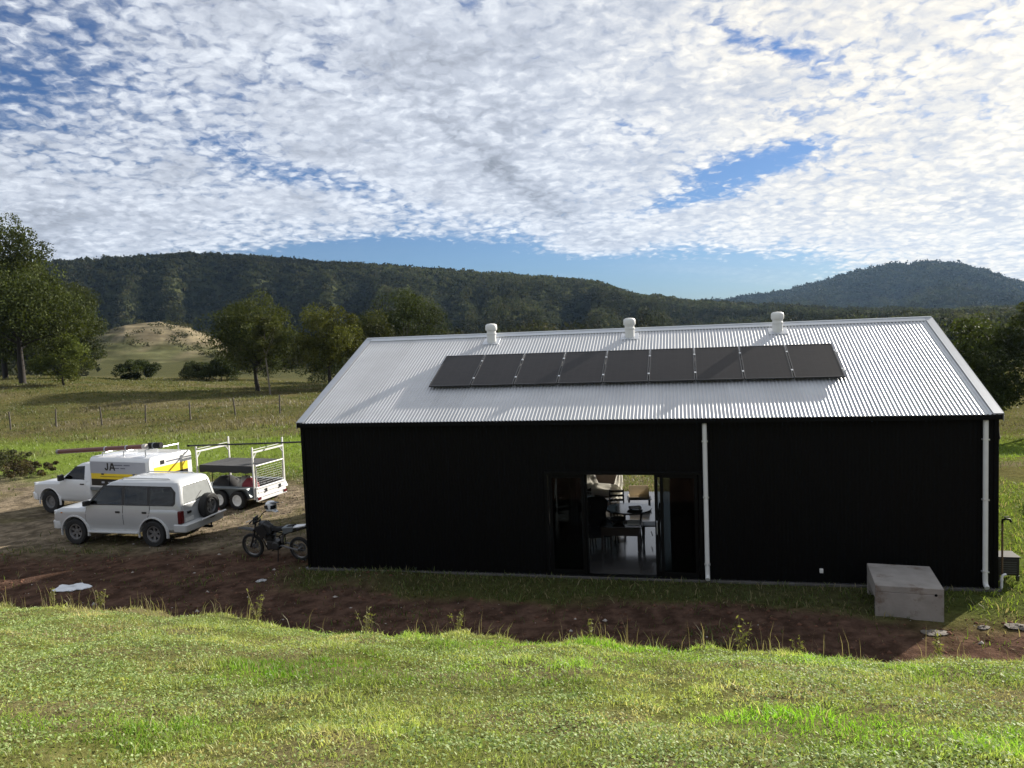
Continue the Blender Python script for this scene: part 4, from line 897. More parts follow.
# bulky dark armchair with coats
t = at(thing('armchair', 'bulky dark armchair piled with coats inside the doorway on the left', 'armchair'), 6.72, 2.35, 0, .4)
m_ = MB(); m_.box((0, 0, .36), (.62, .6, .2)); part('seat', m_, M_coat, t, 0, .06)
m_ = MB(); m_.box((0, .28, .72), (.62, .2, .7), (-.12, 0, 0)); part('backrest', m_, M_coat, t, 0, .09)
for sx in (-.3, .3): m_ = MB(); m_.box((sx, 0, .5), (.12, .56, .26)); part('armrest', m_, M_coat, t, 0, .05)
for sx in (-.26, .26):
    for sy in (-.24, .26): m_ = MB(); m_.tube([(sx, sy, .28), (sx*1.05, sy*1.05, 0)], [.025, .018], 8); part('leg', m_, M_wood, t)
ct = at(thing('folded_coat', 'dark coats heaped over the back of the bulky armchair', 'coat'), 6.62, 2.6, .98, .4)
m_ = MB(); m_.lathe([(.02, -.32), (.24, -.3), (.33, -.1), (.32, .08), (.22, .18), (.0, .22)], 18); me = mesh_of(m_, 'coat')
for v in me.vertices: k = 1+.25*(float(vnoise(np.array([v.co.x*6]), np.array([v.co.y*6+v.co.z*5]), 3)[0])-.5); v.co = (v.co.x*k*1.05, v.co.y*k*.6, v.co.z*k)
link('cloth', me, M_coat, ct, 180)
m_ = MB(); m_.tube([(-.2, -.16, .05), (-.28, -.2, -.25), (-.24, -.18, -.5)], [.07, .065, .05], 10); part('sleeve', m_, M_coat, ct, 180)
def sheer(name, col):
    m = mat(name, col, .9, 0, .06); nt = m.node_tree; N = nt.nodes; L = nt.links; t_ = N.new('ShaderNodeBsdfTranslucent'); t_.inputs['Color'].default_value = (*col, 1)
    mx = N.new('ShaderNodeMixShader'); mx.inputs['Fac'].default_value = .5; L.new(N['Principled BSDF'].outputs[0], mx.inputs[1]); L.new(t_.outputs[0], mx.inputs[2]); L.new(mx.outputs[0], N['Material Output'].inputs['Surface']); return m
M_sheer2 = sheer('thin_card', (.75, .68, .55)); M_sheet = sheer('thin_sheet', (.85, .84, .8))
# light carton on a stool at the back
t = at(thing('wooden_stool', 'dark stool under the cream carton near the back door', 'stool'), 7.5, 6.9, 0, .1); t.scale = (1.1, 1.1, .42)
m_ = MB(); m_.box((0, 0, .5), (.66, .5, .04)); part('seat', m_, M_wood, t)
for sx in (-.28, .28):
    for sy in (-.2, .2): m_ = MB(); m_.box((sx, sy, .24), (.04, .04, .48)); part('leg', m_, M_wood, t)
t = at(thing('carton', 'flat cream cardboard carton standing near the back door', 'carton'), 7.5, 6.9, .225, .1)
m_ = MB(); m_.box((0, 0, .03), (.62, .46, .06)); part('tray', m_, M_card, t)
m_ = MB(); m_.prism([(-.3, -.22), (.3, -.22), (.3, .22), (-.3, .22)], lambda p: (p[0], p[1], .07+.55*(p[1]+.22)), lambda p: (p[0], p[1], .09+.55*(p[1]+.22))); part('lid', m_, M_sheer2, t)
# round backed tub chair under a white sheet, by the back door
t = at(thing('tub_chair', 'brown round backed tub chair under the white sheet', 'armchair'), 6.42, 7.6, 0, .1)
m_ = MB(); ring = []
for k in range(15):
    a = math.pi*(1-k/14); ring.append((math.cos(a)*.42, -.1+math.sin(a)*.34))
vs = []; fs = []
for k, (qx, qy) in enumerate(ring):
    hb = .62+.34*math.sin(math.pi*k/14); s_ = .82; vs += [(qx, qy, .14), (qx, qy, hb), (qx*s_, (qy+.1)*s_-.1, hb), (qx*s_, (qy+.1)*s_-.1, .14)]
for k in range(14):
    for j in range(4): fs.append((4*k+j, 4*k+(j+1) % 4, 4*k+4+(j+1) % 4, 4*k+4+j))
fs += [(0, 1, 2, 3), (59, 58, 57, 56)]; m_.add(vs, fs); part('backrest', m_, M_brown, t, 50)
m_ = MB(); m_.lathe([(.36, .14), (.38, .2), (.38, .42), (.33, .47), (0, .48)], 24, 'z', (0, -.08, 0)); part('seat', m_, M_brown, t, 50)
def drape(path, w, depth, seed):
    r_ = np.random.default_rng(seed); m_ = MB(); n = 12; vs = []
    for k, (qx, qz) in enumerate(path):
        for j in range(n+1):
            f = j/n-.5; vs.append((qx+.02*math.sin(j*2.1+k), f*depth+.02*math.sin(k*1.7+j), qz+.035*math.sin(j*1.9+seed)+r_.normal()*.006))
    m = len(path); fs = [(k*(n+1)+j, k*(n+1)+j+1, (k+1)*(n+1)+j+1, (k+1)*(n+1)+j) for k in range(m-1) for j in range(n)]
    m_.add(vs, fs); o = len(vs); return m_
t = at(thing('white_sheet', 'white dust sheet draped over the tub chair by the back door', 'sheet'), 6.42, 7.22, 0, .1)
def strip(name, pts, w):
    m_ = MB(); vs = []
    for k, (qx, qy, qz) in enumerate(pts):
        t_ = Vector(pts[min(k+1, len(pts)-1)])-Vector(pts[max(k-1, 0)]); nn = Vector((-t_.z, 0, t_.x)).normalized()
        for j in range(7):
            f = (j/6-.5)*w[k]; vs.append(Vector((qx, qy, qz))+nn*f+Vector((0, .05*math.sin(j*2.2+k*.9), 0)))
        for j in range(7): vs.append(vs[-7]+Vector((0, .02, 0)))
    n = len(pts); fs = []
    for k in range(n-1):
        b, c = 14*k, 14*(k+1)
        for j in range(6): fs += [(b+j, b+j+1, c+j+1, c+j), (b+7+j, c+7+j, c+7+j+1, b+7+j+1)]
        fs += [(b, c, c+7, b+7), (b+6, b+13, c+13, c+6)]
    m_.add(vs, fs); part(name, m_, M_sheet, t, 60)
strip('hanging_fold', [(-.5, .02, 1.02), (-.47, 0, .85), (-.44, -.02, .68), (-.36, -.04, .5)], [.26, .36, .4, .42])
strip('lap_fold', [(-.42, -.03, .42), (-.2, -.1, .42), (.05, -.12, .4), (.3, -.06, .36), (.42, -.02, .26)], [.34, .38, .4, .42, .36])
strip('hanging_fold', [(.48, .02, 1.0), (.47, 0, .8), (.45, 0, .6), (.4, -.02, .36), (.4, 0, .1)], [.12, .2, .26, .3, .26])
strip('back_fold', [(-.3, .25, 1.0), (-.05, .3, .94), (.15, .3, 1.0), (.38, .25, 1.08)], [.05, .06, .05, .08])
t = at(thing('added_cupboard', 'tall dark cupboard added to darken the view through the right glass door', 'added_cupboard'), 8.95, 1.5)  # added dark block that hides the pale floor behind the right glass
m_ = MB(); m_.box((0, 0, 1.0), (.82, .5, 2.0)); part('carcass', m_, M_coat, t, 0, .006)
for sx in (-.2, .2): m_ = MB(); m_.box((sx, -.26, 1.03), (.39, .018, 1.86)); d_ = part('door', m_, M_wood, t, 0, .004); m_ = MB(); m_.box((sx*.2, -.28, 1.05), (.015, .02, .16)); part('handle', m_, M_galv, d_)
# light curtain gathered at the left end of the front glass
t = at(thing('curtain', 'pale gathered curtain hanging behind the left glass door', 'curtain'), 6.42, .45)
m_ = MB(); vs = []
for k in range(13):
    zz = 2.22-k*.1
    for j in range(15):
        f = (j/14-.5)*(.34-.1*math.sin(k*.22)); vs.append((f, .04*math.sin(j*1.7), zz))
fs = [(k*15+j, k*15+j+1, (k+1)*15+j+1, (k+1)*15+j) for k in range(12) for j in range(14)]
o = len(vs); vs += [(a, b+.006, c) for a, b, c in vs]; fs += [tuple(i+o for i in reversed(f)) for f in fs]; m_.add(vs, fs); part('cloth', m_, mat('grey_curtain', (.4, .4, .39), .9), t, 180)
m_ = MB(); m_.tube([(-.35, 0, 2.25), (.35, 0, 2.25)], .012, 8); part('rod', m_, M_dark, t)

# ------------------------------------------------------------------ wheels and body lofts
def wheel(parent, x, y, z, r, w, rr, side, rimm=None, hubm=None, spokes=6, dish=.5):
    """axis along y; outer face towards side"""
    e = bpy.data.objects.new('wheel', None); C.objects.link(e); e.parent = parent; e.location = (x, y, z); e.empty_display_size = .1
    if side < 0: e.rotation_euler = (0, 0, math.pi)
    key = ('wheel', r, w, rr, rimm.name if rimm else '', spokes)
    if key not in WH:
        m_ = MB(); h = w/2; m_.lathe([(rr, -h*.75), (rr+.02, -h*.95), (r*.9, -h), (r*.975, -h*.85), (r, -h*.6), (r, h*.6), (r*.975, h*.85), (r*.9, h), (rr+.02, h*.95), (rr, h*.75)], 40, 'y', close=True); tm = mesh_of(m_, 'tyre'); tm.materials.append(M_rubber)
        m_ = MB(); o_ = h*.72; m_.lathe([(rr+.004, -o_), (rr-.015, -o_), (rr-.02, o_*.2), (rr-.02, o_*.9), (rr+.004, o_), (rr+.004, o_*1.06), (rr-.03, o_*1.02), (rr-.045, o_*.7), (rr-.045, -o_*.9), (rr+.004, -o_*1.0)], 32, 'y', close=True)
        m_.lathe([(0, o_*.1), (rr*.3, o_*.1), (rr*.3, o_*.5), (rr*.24, o_*.62), (0, o_*.66)], 20, 'y')
        if spokes > 6: m_.lathe([(rr*.28, o_*.42), (rr*.5, o_*.55), (rr*.97, o_*.3), (rr*.97, o_*.2), (rr*.28, o_*.3)], 24, 'y', close=True)
        else:
            for k in range(spokes):
                a = 2*math.pi*(k+.5)/spokes; ca, sa = math.cos(a), math.sin(a); hw_ = rr*.15
                def pp(rad, t, yy): return (ca*rad-sa*t, yy, sa*rad+ca*t)
                m_.add([pp(rr*.2, -hw_, o_*.3), pp(rr*.2, hw_, o_*.3), pp(rr*.97, hw_*1.3, o_*.5), pp(rr*.97, -hw_*1.3, o_*.5), pp(rr*.2, -hw_, o_*.55), pp(rr*.2, hw_, o_*.55), pp(rr*.97, hw_*1.3, o_*.75), pp(rr*.97, -hw_*1.3, o_*.75)], [(3, 2, 1, 0), (4, 5, 6, 7), (0, 1, 5, 4), (1, 2, 6, 5), (2, 3, 7, 6), (3, 0, 4, 7)])
        rm = mesh_of(m_, 'rim'); rm.materials.append(rimm or M_rim)
        m_ = MB(); m_.lathe([(0, -o_*.3), (rr*.95, -o_*.3), (rr*.95, -o_*.1), (0, -o_*.1)], 24, 'y'); hm_ = mesh_of(m_, 'brake_drum'); hm_.materials.append(M_dark)
        for q in (tm, rm): q.polygons.foreach_set('use_smooth', [True]*len(q.polygons)); q.set_sharp_from_angle(angle=R(35))
        WH[key] = (tm, rm, hm_)
    for nm, q in zip(('tyre', 'rim', 'brake_drum'), WH[key]): link(nm, q, None, e)
    return e
WH = {}
def ring(z, xf, xr, hw, r=.12, slope=0, n=5, rf=None):
    pts = []
    rf = rf or r
    for cx, cy, a0, q in ((xf-rf, hw-rf, 0, rf), (xr+r, hw-r, 90, r), (xr+r, -hw+r, 180, r), (xf-rf, -hw+rf, 270, rf)):
        for k in range(n+1):
            a = R(a0+90*k/n); x = cx+q*math.cos(a); pts.append((x, cy+q*math.sin(a), z+slope*max(0, x-.9)))
    return pts
def slab(poly, hwf, y0, y1, side):
    """a plate lying on the body side: (x,z) outline pushed out from y0 to y1 beyond the half width at its height"""
    m_ = MB(); m_.prism(poly, lambda p: (p[0], side*(hwf(p[1])+y0), p[1]), lambda p: (p[0], side*(hwf(p[1])+y1), p[1])); return m_
def xcut(r, x, z, y0, y1): m_ = MB(); m_.lathe([(r, y0), (r, y1)], 32, 'y', (x, 0, z)); return mesh_of(m_)
def polycut(poly, axis, a, b):
    m_ = MB()
    if axis == 'y': m_.prism(poly, lambda p: (p[0], a, p[1]), lambda p: (p[0], b, p[1]))
    else: m_.prism(poly, lambda p: (a, p[0], p[1]), lambda p: (b, p[0], p[1]))
    return mesh_of(m_)
def as_part(name, me, m, parent, ang=30, bevel=0):
    me.materials.clear(); me.materials.append(m); me.polygons.foreach_set('use_smooth', [True]*len(me.polygons)); me.set_sharp_from_angle(angle=R(ang))
    o = bpy.data.objects.new(name, me); C.objects.link(o); o.parent = parent; return o
def arch(parent, x, r, hw, m, w=.06, proud=.035, a0=-12, a1=192, zc=.37):
    for sd in (1, -1):
        m_ = MB(); n = 18; vs = []
        for k in range(n+1):
            a = R(a0+(a1-a0)*k/n)
            for rr_, yy in ((r, hw-.02), (r, hw+proud), (r+w*.6, hw+proud*.9), (r+w, hw-.02)): vs.append((x+rr_*math.cos(a), sd*yy, zc+rr_*math.sin(a)))
        fs = [(4*k+j, 4*k+(j+1) % 4, 4*k+4+(j+1) % 4, 4*k+4+j) for k in range(n) for j in range(4)]+[(3, 2, 1, 0), (4*n, 4*n+1, 4*n+2, 4*n+3)]
        m_.add(vs, fs); part('wheel_flare', m_, m, parent, 40)
def car_seat(parent, x, y, z=.55):
    m_ = MB(); m_.box((x, y, z+.12), (.5, .48, .16)); m_.box((x-.25, y, z+.5), (.14, .46, .66), (0, -.2, 0)); m_.box((x-.34, y, z+.92), (.09, .26, .18), (0, -.2, 0)); part('seat', m_, mat('seat_fabric', (.06, .06, .062), .95), parent, 0, .03)

# ------------------------------------------------------------------ white off road wagon
suv = thing('off_road_wagon', 'white four wheel drive wagon with a spare wheel on its tail door', 'car', (-10.93, 21.78, -.01), R(165.6)); suv.scale = (.955, .955, .965)
hwp = [(.42, .80), (.6, .845), (.8, .865), (.98, .862), (1.1, .845), (1.2, .832), (1.7, .72), (1.8, .69)]
def hw(z): return float(np.interp(z, *zip(*hwp)))
m_ = MB(); m_.loft([ring(.40, 1.98, -2.12, .76), ring(.5, 2.08, -2.24, .835), ring(.75, 2.13, -2.28, .86), ring(.93, 2.10, -2.28, .866, .14), ring(1.04, 2.02, -2.27, .855, .16, -.03), ring(1.10, 1.92, -2.26, .835, .2, -.05), ring(1.125, 1.75, -2.2, .76, .2, -.06)])
body = mesh_of(m_, 'body'); AX = 1.3375
body = boolean(body, [xcut(.455, AX, .40, -1.2, -.5), xcut(.455, AX, .40, .5, 1.2), xcut(.455, -AX, .40, -1.2, -.5), xcut(.455, -AX, .40, .5, 1.2)])
B = as_part('body', body, M_silverp, suv)
o_ = [ring(1.05, 1.10, -2.26, .845), ring(1.2, .96, -2.25, .832), ring(1.7, .36, -2.16, .72), ring(1.8, .18, -2.10, .685), ring(1.85, .0, -2.02, .61, .14), ring(1.872, -.25, -1.85, .42, .16)]
i_ = [ring(1.0, 1.04, -2.2, .80), ring(1.2, .90, -2.19, .785), ring(1.7, .31, -2.10, .675), ring(1.78, .16, -2.05, .64), ring(1.815, 0, -1.97, .57, .14)]
m_ = MB(); m_.loft(o_); cab = mesh_of(m_, 'cabin'); m_ = MB(); m_.loft(i_); inner = mesh_of(m_)
WIN = [[(.80, 1.2), (.36, 1.67), (-.27, 1.69), (-.30, 1.2)], [(-.40, 1.2), (-.37, 1.69), (-1.12, 1.69), (-1.17, 1.2)], [(-1.25, 1.2), (-1.21, 1.68), (-1.88, 1.66), (-2.0, 1.52), (-2.02, 1.28), (-1.96, 1.2)]]
cab = boolean(cab, [inner]+[polycut(w_, 'y', -1.2, 1.2) for w_ in WIN]+[polycut([(-.64, 1.14), (.64, 1.14), (.56, 1.7), (-.56, 1.7)], 'x', .25, 1.3), polycut([(-.66, 1.2), (.66, 1.2), (.58, 1.7), (-.58, 1.7)], 'x', -2.6, -2.0)])
cabin = as_part('cabin', cab, M_silverp, suv)
for sd in (1, -1):
    bt = slab([(.9, 1.175), (.37, 1.725), (-1.92, 1.705), (-2.08, 1.55), (-2.09, 1.24), (-2.03, 1.175)], hw, .0, .004, sd); bm_ = mesh_of(bt, 'window_surround')
    as_part('window_surround', boolean(bm_, [polycut([(x-.0, z) for x, z in w_], 'y', -1.2, 1.2) for w_ in WIN]), M_blackp, suv)
    for w_ in WIN: part('side_window', slab(w_, hw, -.014, -.006, sd), M_tint, suv)
    for (x0, x1, nm) in ((.86, -.34, 'f'), (-.36, -1.24, 'r')):
        poly = [(x0, 1.165), (x0+(.08 if nm == 'f' else 0), .9), (x0+(.06 if nm == 'f' else 0), .52), (x1+(.0 if nm == 'f' else .42), .52), (x1+(.0 if nm == 'f' else .12), .78), (x1, .95), (x1, 1.165)]
        # plate follows the side in steps so that it hugs the curved flank
        zs = [.52, .66, .8, .9, 1.0, 1.08, 1.165]; d_ = MB()
        def xs(z, poly=poly):
            out = []
            for k in range(len(poly)):
                (xa, za), (xb, zb) = poly[k], poly[(k+1) % len(poly)]
                if (za-z)*(zb-z) <= 1e-12 and za != zb: out.append(xa+(xb-xa)*(z-za)/(zb-za))
                elif za == zb == z: out += [xa, xb]
            return max(out), min(out)
        vs = []
        for z in zs:
            a_, b_ = xs(z); 
            for yy in (-.01, .006): vs += [(a_, sd*(hw(z)+yy), z), (b_, sd*(hw(z)+yy), z)]
        fs = []
        for k in range(len(zs)-1):
            p, q = 4*k, 4*k+4; fs += [(p, p+1, q+1, q), (p+2, q+2, q+3, p+3), (p, q, q+2, p+2), (p+1, p+3, q+3, q+1)]
        fs += [(0, 2, 3, 1), (len(vs)-4, len(vs)-3, len(vs)-1, len(vs)-2)]; d_.add(vs, fs); dr = part('door', d_, M_silverp, suv, 30)
        sl_ = MB(); vs2 = []  # black plate behind the door paints the dark shut gap round it
        for z in zs:
            a_, b_ = xs(z)
            for yy in (-.01, .003): vs2 += [(a_+.014, sd*(hw(z)+yy), z+(-.014 if z == zs[0] else 0)), (b_-.014, sd*(hw(z)+yy), z+(-.014 if z == zs[0] else 0))]
        sl_.add(vs2, fs); part('door_gap_line', sl_, M_blackp, dr, 30)
        hx = x1+.16; hd = MB(); hd.box((hx, sd*(hw(.98)+.012), .985), (.15, .02, .055)); part('handle', hd, M_blackp, dr, 0, .008)
    mr = MB(); mr.box((.80, sd*.96, 1.24), (.11, .2, .15)); mr.box((.82, sd*.86, 1.2), (.05, .08, .05)); part('mirror', mr, M_blackp, suv, 0, .03)
    st = MB(); st.box((0, sd*.86, .40), (1.7, .13, .05)); st.box((0, sd*.80, .46), (1.72, .06, .1)); part('side_step', st, M_grey, suv, 0, .015)
    hl = MB(); hl.box((2.06, sd*.66, .9), (.14, .26, .15), (0, 0, sd*-.35)); part('headlight', hl, M_clear, suv, 0, .03)
    ind = MB(); ind.box((1.78, sd*.868, .93), (.06, .012, .03)); part('side_indicator', ind, M_amber, suv)
    tl = MB(); tl.box((-2.235, sd*.80, .86), (.12, .15, .36)); part('tail_light', tl, M_red, suv, 0, .02)
    fg = MB(); fg.lathe([(.06, -.02), (.06, .03)], 14, 'x', (2.17, sd*.55, .55)); part('fog_lamp', fg, M_clear, suv)
    rr_ = MB(); rr_.tube([(-.1, sd*.52, 1.855), (-.2, sd*.52, 1.9), (-1.7, sd*.52, 1.885), (-1.8, sd*.52, 1.84)], .017, 8); part('roof_rail', rr_, M_grey, suv)
ws = MB(); fx_ = lambda z: float(np.interp(z, [1.14, 1.2, 1.7], [1.02, .95, .36]))
ws.prism([(-.66, 1.13), (.66, 1.13), (.57, 1.7), (-.57, 1.7)], lambda p: (fx_(p[1])-.035, p[0], p[1]), lambda p: (fx_(p[1])-.028, p[0], p[1])); part('windscreen', ws, M_tint, suv)
td = MB(); rx_ = lambda z: float(np.interp(z, [.5, 1.1, 1.2, 1.7], [-2.25, -2.265, -2.25, -2.16]))
td.prism([(-.64, .56), (.70, .56), (.70, 1.19), (-.64, 1.19)], lambda p: (rx_(p[1])+.01, p[0], p[1]), lambda p: (rx_(p[1])-.018, p[0], p[1])); tdo = part('tail_door', td, M_silverp, suv, 0, .006)
hd = MB(); hd.box((-2.295, .5, .95), (.03, .16, .06)); part('handle', hd, M_blackp, tdo)
rw = MB(); rw.prism([(-.65, 1.21), (.65, 1.21), (.575, 1.69), (-.575, 1.69)], lambda p: (rx_(p[1])+.02, p[0], p[1]), lambda p: (rx_(p[1])+.012, p[0], p[1])); part('rear_window', rw, M_reargrey, suv)
wp = MB(); wp.tube([(-2.24, .1, 1.24), (-2.21, -.2, 1.42)], .008, 5); part('wiper', wp, M_blackp, suv)
bp = MB(); bp.loft([ring(.42, 2.16, 1.85, .78, .06), ring(.46, 2.2, 1.85, .86, .06, rf=.18), ring(.66, 2.2, 1.85, .87, .06, rf=.18), ring(.7, 2.17, 1.85, .84, .06, rf=.16)]); part('front_bumper', bp, M_grey, suv, 40)
bp = MB(); bp.loft([ring(.42, -2.0, -2.38, .78, .06), ring(.46, -2.0, -2.44, .87, .07), ring(.64, -2.0, -2.46, .88, .07), ring(.67, -2.0, -2.42, .85, .06)]); part('rear_bumper', bp, M_grey, suv, 40)
bb = MB(); bb.tube([(-2.42, -.84, .66), (-2.56, -.8, .7), (-2.56, -.2, .7), (-2.56, .35, .68)], .03, 8); part('rear_bar', bb, M_grey, suv, 50)
th = MB(); th.box((-2.5, 0, .42), (.3, .06, .06)); th.box((-2.2, 0, .42), (.2, .9, .07)); th.lathe([(.02, .43), (.02, .48), (.03, .5), (.02, .53), (0, .535)], 10, 'z', (-2.62, 0, 0)); part('tow_bar', th, M_dark, suv)
gr = MB()
for k in range(4): gr.box((2.125, 0, .80+k*.045), (.03, .8, .018))
gr.box((2.11, 0, .86), (.02, .86, .2)); part('grille', gr, M_grey, suv, 0, .004)
np_ = MB(); np_.box((-2.285, .5, .76), (.012, .36, .11)); part('number_plate', np_, M_skin, tdo)
un = MB(); un.box((0, 0, .42), (3.6, .9, .1)); un.tube([(AX, -.7, .37), (AX, .7, .37)], .06, 8); un.tube([(-AX, -.7, .37), (-AX, .7, .37)], .07, 8); part('chassis', un, M_dark, suv)
arch(suv, AX, .455, .855, M_grey); arch(suv, -AX, .455, .855, M_grey)
for sx in (AX, -AX):
    for sd in (1, -1): wheel(suv, sx, sd*.765, .375, .375, .25, .225, sd)
sw_ = wheel(suv, -2.42, -.22, .98, .365, .235, .22, 1); sw_.rotation_euler = (0, 0, math.pi/2); sw_.name = 'spare_wheel'
for sy in (.36, -.36): car_seat(suv, .12, sy)
m_ = MB(); m_.box((-.85, 0, .67), (.5, 1.3, .16)); m_.box((-1.12, 0, 1.0), (.14, 1.3, .6), (0, -.2, 0)); part('rear_seat', m_, mat('seat_fabric', (.06, .06, .062), .95), suv, 0, .03)
m_ = MB(); m_.lathe([(.17, -.012), (.19, 0), (.17, .012)], 20, 'x', (.55, -.36, 1.12), True); m_.box((.8, 0, 1.08), (.3, 1.4, .14)); part('dashboard', m_, M_blackp, suv)

# ------------------------------------------------------------------ white ute with canopy
ute = thing('service_ute', 'white ute with a silver sign written canopy parked behind the wagon', 'ute', (0, 0, 0), R(160))
h_ = Vector((math.cos(R(160)), math.sin(R(160)), 0)); l_ = Vector((-h_.y, h_.x, 0))
fwc = Vector((-15.55, 25.5, 0)); ute.location = fwc-h_*1.55-l_*.86
UA = 1.55
hwq = [(.45, .84), (.7, .895), (.95, .9), (1.1, .88), (1.16, .865), (1.6, .74), (1.68, .72)]
def hu(z): return float(np.interp(z, *zip(*hwq)))
m_ = MB(); m_.loft([ring(.42, 2.3, -.28, .80, .05, rf=.2), ring(.52, 2.4, -.3, .87, .05, rf=.28), ring(.75, 2.44, -.3, .9, .05, rf=.3), ring(.95, 2.4, -.3, .9, .05, rf=.32), ring(1.06, 2.3, -.3, .885, .05, -.06, rf=.34), ring(1.13, 2.1, -.3, .86, .05, -.08, rf=.34), ring(1.16, 1.9, -.28, .78, .05, -.09, rf=.3)])
ub = boolean(mesh_of(m_, 'body'), [xcut(.45, UA, .4, -1.2, -.5), xcut(.45, UA, .4, .5, 1.2)]); as_part('body', ub, M_white, ute)
m_ = MB(); m_.loft([ring(1.1, 1.25, -.28, .87, .06, rf=.2), ring(1.2, 1.08, -.28, .855, .06, rf=.2), ring(1.6, .5, -.22, .74, .06, rf=.2), ring(1.68, .32, -.18, .70, .08, rf=.2), ring(1.72, .1, -.12, .6, .1, rf=.2)]); cab = mesh_of(m_)
m_ = MB(); m_.loft([ring(1.05, 1.2, -.22, .82, .06, rf=.2), ring(1.2, 1.03, -.22, .805, .06, rf=.2), ring(1.6, .46, -.17, .69, .06, rf=.2), ring(1.67, .28, -.14, .64, .08, rf=.2)])
UW = [(.93, 1.17), (.46, 1.58), (.05, 1.61), (-.02, 1.17)]
cab = boolean(cab, [mesh_of(m_), polycut(UW, 'y', -1.2, 1.2), polycut([(-.66, 1.18), (.66, 1.18), (.55, 1.62), (-.55, 1.62)], 'x', .35, 1.5)]); as_part('cabin', cab, M_white, ute)
for sd in (1, -1):
    part('side_window', slab(UW, hu, -.014, -.006, sd), M_tint, ute)
    d_ = MB(); zs = [.55, .75, .95, 1.1, 1.155]; vs = []
    for z in zs:
        a_ = float(np.interp(z, [.55, .9, 1.155], [1.0, 1.08, 1.02]))
        for yy in (-.01, .006): vs += [(a_, sd*(hu(z)+yy), z), (-.1, sd*(hu(z)+yy), z)]
    fs = []
    for k in range(len(zs)-1):
        p, q = 4*k, 4*k+4; fs += [(p, p+1, q+1, q), (p+2, q+2, q+3, p+3), (p, q, q+2, p+2), (p+1, p+3, q+3, q+1)]
    fs += [(0, 2, 3, 1), (len(vs)-4, len(vs)-3, len(vs)-1, len(vs)-2)]; d_.add(vs, fs); dr = part('door', d_, M_white, ute, 30)
    hd = MB(); hd.box((.06, sd*(hu(1.03)+.014), 1.03), (.17, .02, .04)); part('handle', hd, M_blackp, dr, 0, .008)
    mr = MB(); mr.box((.86, sd*1.0, 1.24), (.1, .2, .2)); mr.box((.87, sd*.9, 1.19), (.05, .1, .05)); part('mirror', mr, M_blackp, ute, 0, .03)
    hl = MB(); hl.box((2.26, sd*.66, .93), (.2, .3, .14), (0, 0, sd*-.5)); part('headlight', hl, M_clear, ute, 0, .03)
ws = MB(); fx2 = lambda z: float(np.interp(z, [1.16, 1.2, 1.6], [1.14, 1.08, .5]))
ws.prism([(-.68, 1.17), (.68, 1.17), (.56, 1.62), (-.56, 1.62)], lambda p: (fx2(p[1])-.03, p[0], p[1]), lambda p: (fx2(p[1])-.022, p[0], p[1])); part('windscreen', ws, M_tint, ute)
arch(ute, UA, .45, .89, M_white, .05, .02, zc=.4)
bp = MB(); bp.loft([ring(.4, 2.42, 2.1, .8, .05, rf=.2), ring(.45, 2.48, 2.1, .88, .05, rf=.28), ring(.66, 2.5, 2.1, .89, .05, rf=.28), ring(.7, 2.46, 2.1, .86, .05, rf=.26)]); part('front_bumper', bp, M_white, ute, 40)
# canopy: rounded top corners, seen from the end
CX0, CX1, CW = -2.82, -.36, .92
end = [(-CW, .95), (CW, .95), (CW, 1.80), (CW-.02, 1.87), (CW-.06, 1.92), (CW-.14, 1.95), (-CW+.14, 1.95), (-CW+.06, 1.92), (-CW+.02, 1.87), (-CW, 1.80)]
m_ = MB(); m_.prism(end, lambda p: (CX0, p[0], p[1]), lambda p: (CX1, p[0], p[1])); cn = part('canopy', m_, M_white, ute, 30, .02)
ty = MB(); ty.box(((CX0+CX1)/2, 0, .9), (CX1-CX0+.1, 1.84, .1)); ty.box((-1.6, 0, .62), (2.9, .8, .16)); part('tray', ty, M_greyp, ute, 0, .01)
for sd in (1, -1):
    def vin(nm, x0, x1, z0, z1, m, o=.004, p=cn): q = MB(); q.box(((x0+x1)/2, sd*(CW+o/2), (z0+z1)/2), (x1-x0, o, z1-z0)); return part(nm, q, m, p)
    vin('side_panel', CX0+.14, CX1-.03, 1.42, 1.80, M_silver); vin('black_stripe', CX0+.14, CX1-.04, 1.02, 1.238, M_blackv); vin('yellow_stripe', CX0+.14, CX1-.04, 1.24, 1.418, M_yellow)
    for (x0, x1, z0, z1) in ((-.95, -.83, 1.1, 1.16), (-1.9, -1.1, 1.11, 1.15), (-2.2, -2.1, 1.09, 1.17), (-2.6, -2.3, 1.1, 1.16)): vin('sign_mark', x0, x1, z0, z1, M_silver, .007)
    for (x0, x1, z0, z1) in ((-1.75, -1.3, 1.68, 1.71), (-2.05, -1.8, 1.68, 1.71), (-1.6, -1.42, 1.58, 1.61), (-1.85, -1.66, 1.58, 1.61)): vin('sign_mark', x0, x1, z0, z1, mat('slate_vinyl', (.1, .11, .15), .4), .007)
    for (x0, x1, z0, z1) in ((-2.5, -.8, 1.31, 1.335),): vin('sign_mark', x0, x1, z0, z1, mat('olive_vinyl', (.3, .22, .03), .4), .007)
    for xx in (-.9, -2.2): q = MB(); q.box((xx, sd*(CW+.012), 1.40), (.09, .02, .04)); part('latch', q, M_blackp, cn)
    fl_ = MB(); fl_.box((-1.65, sd*.86, .93), (1.1, .1, .06)); part('mudguard', fl_, M_blackp, ute, 0, .02)
    tl = MB(); tl.box((-2.86, sd*.72, .86), (.04, .3, .1)); part('tail_light', tl, M_red, ute)
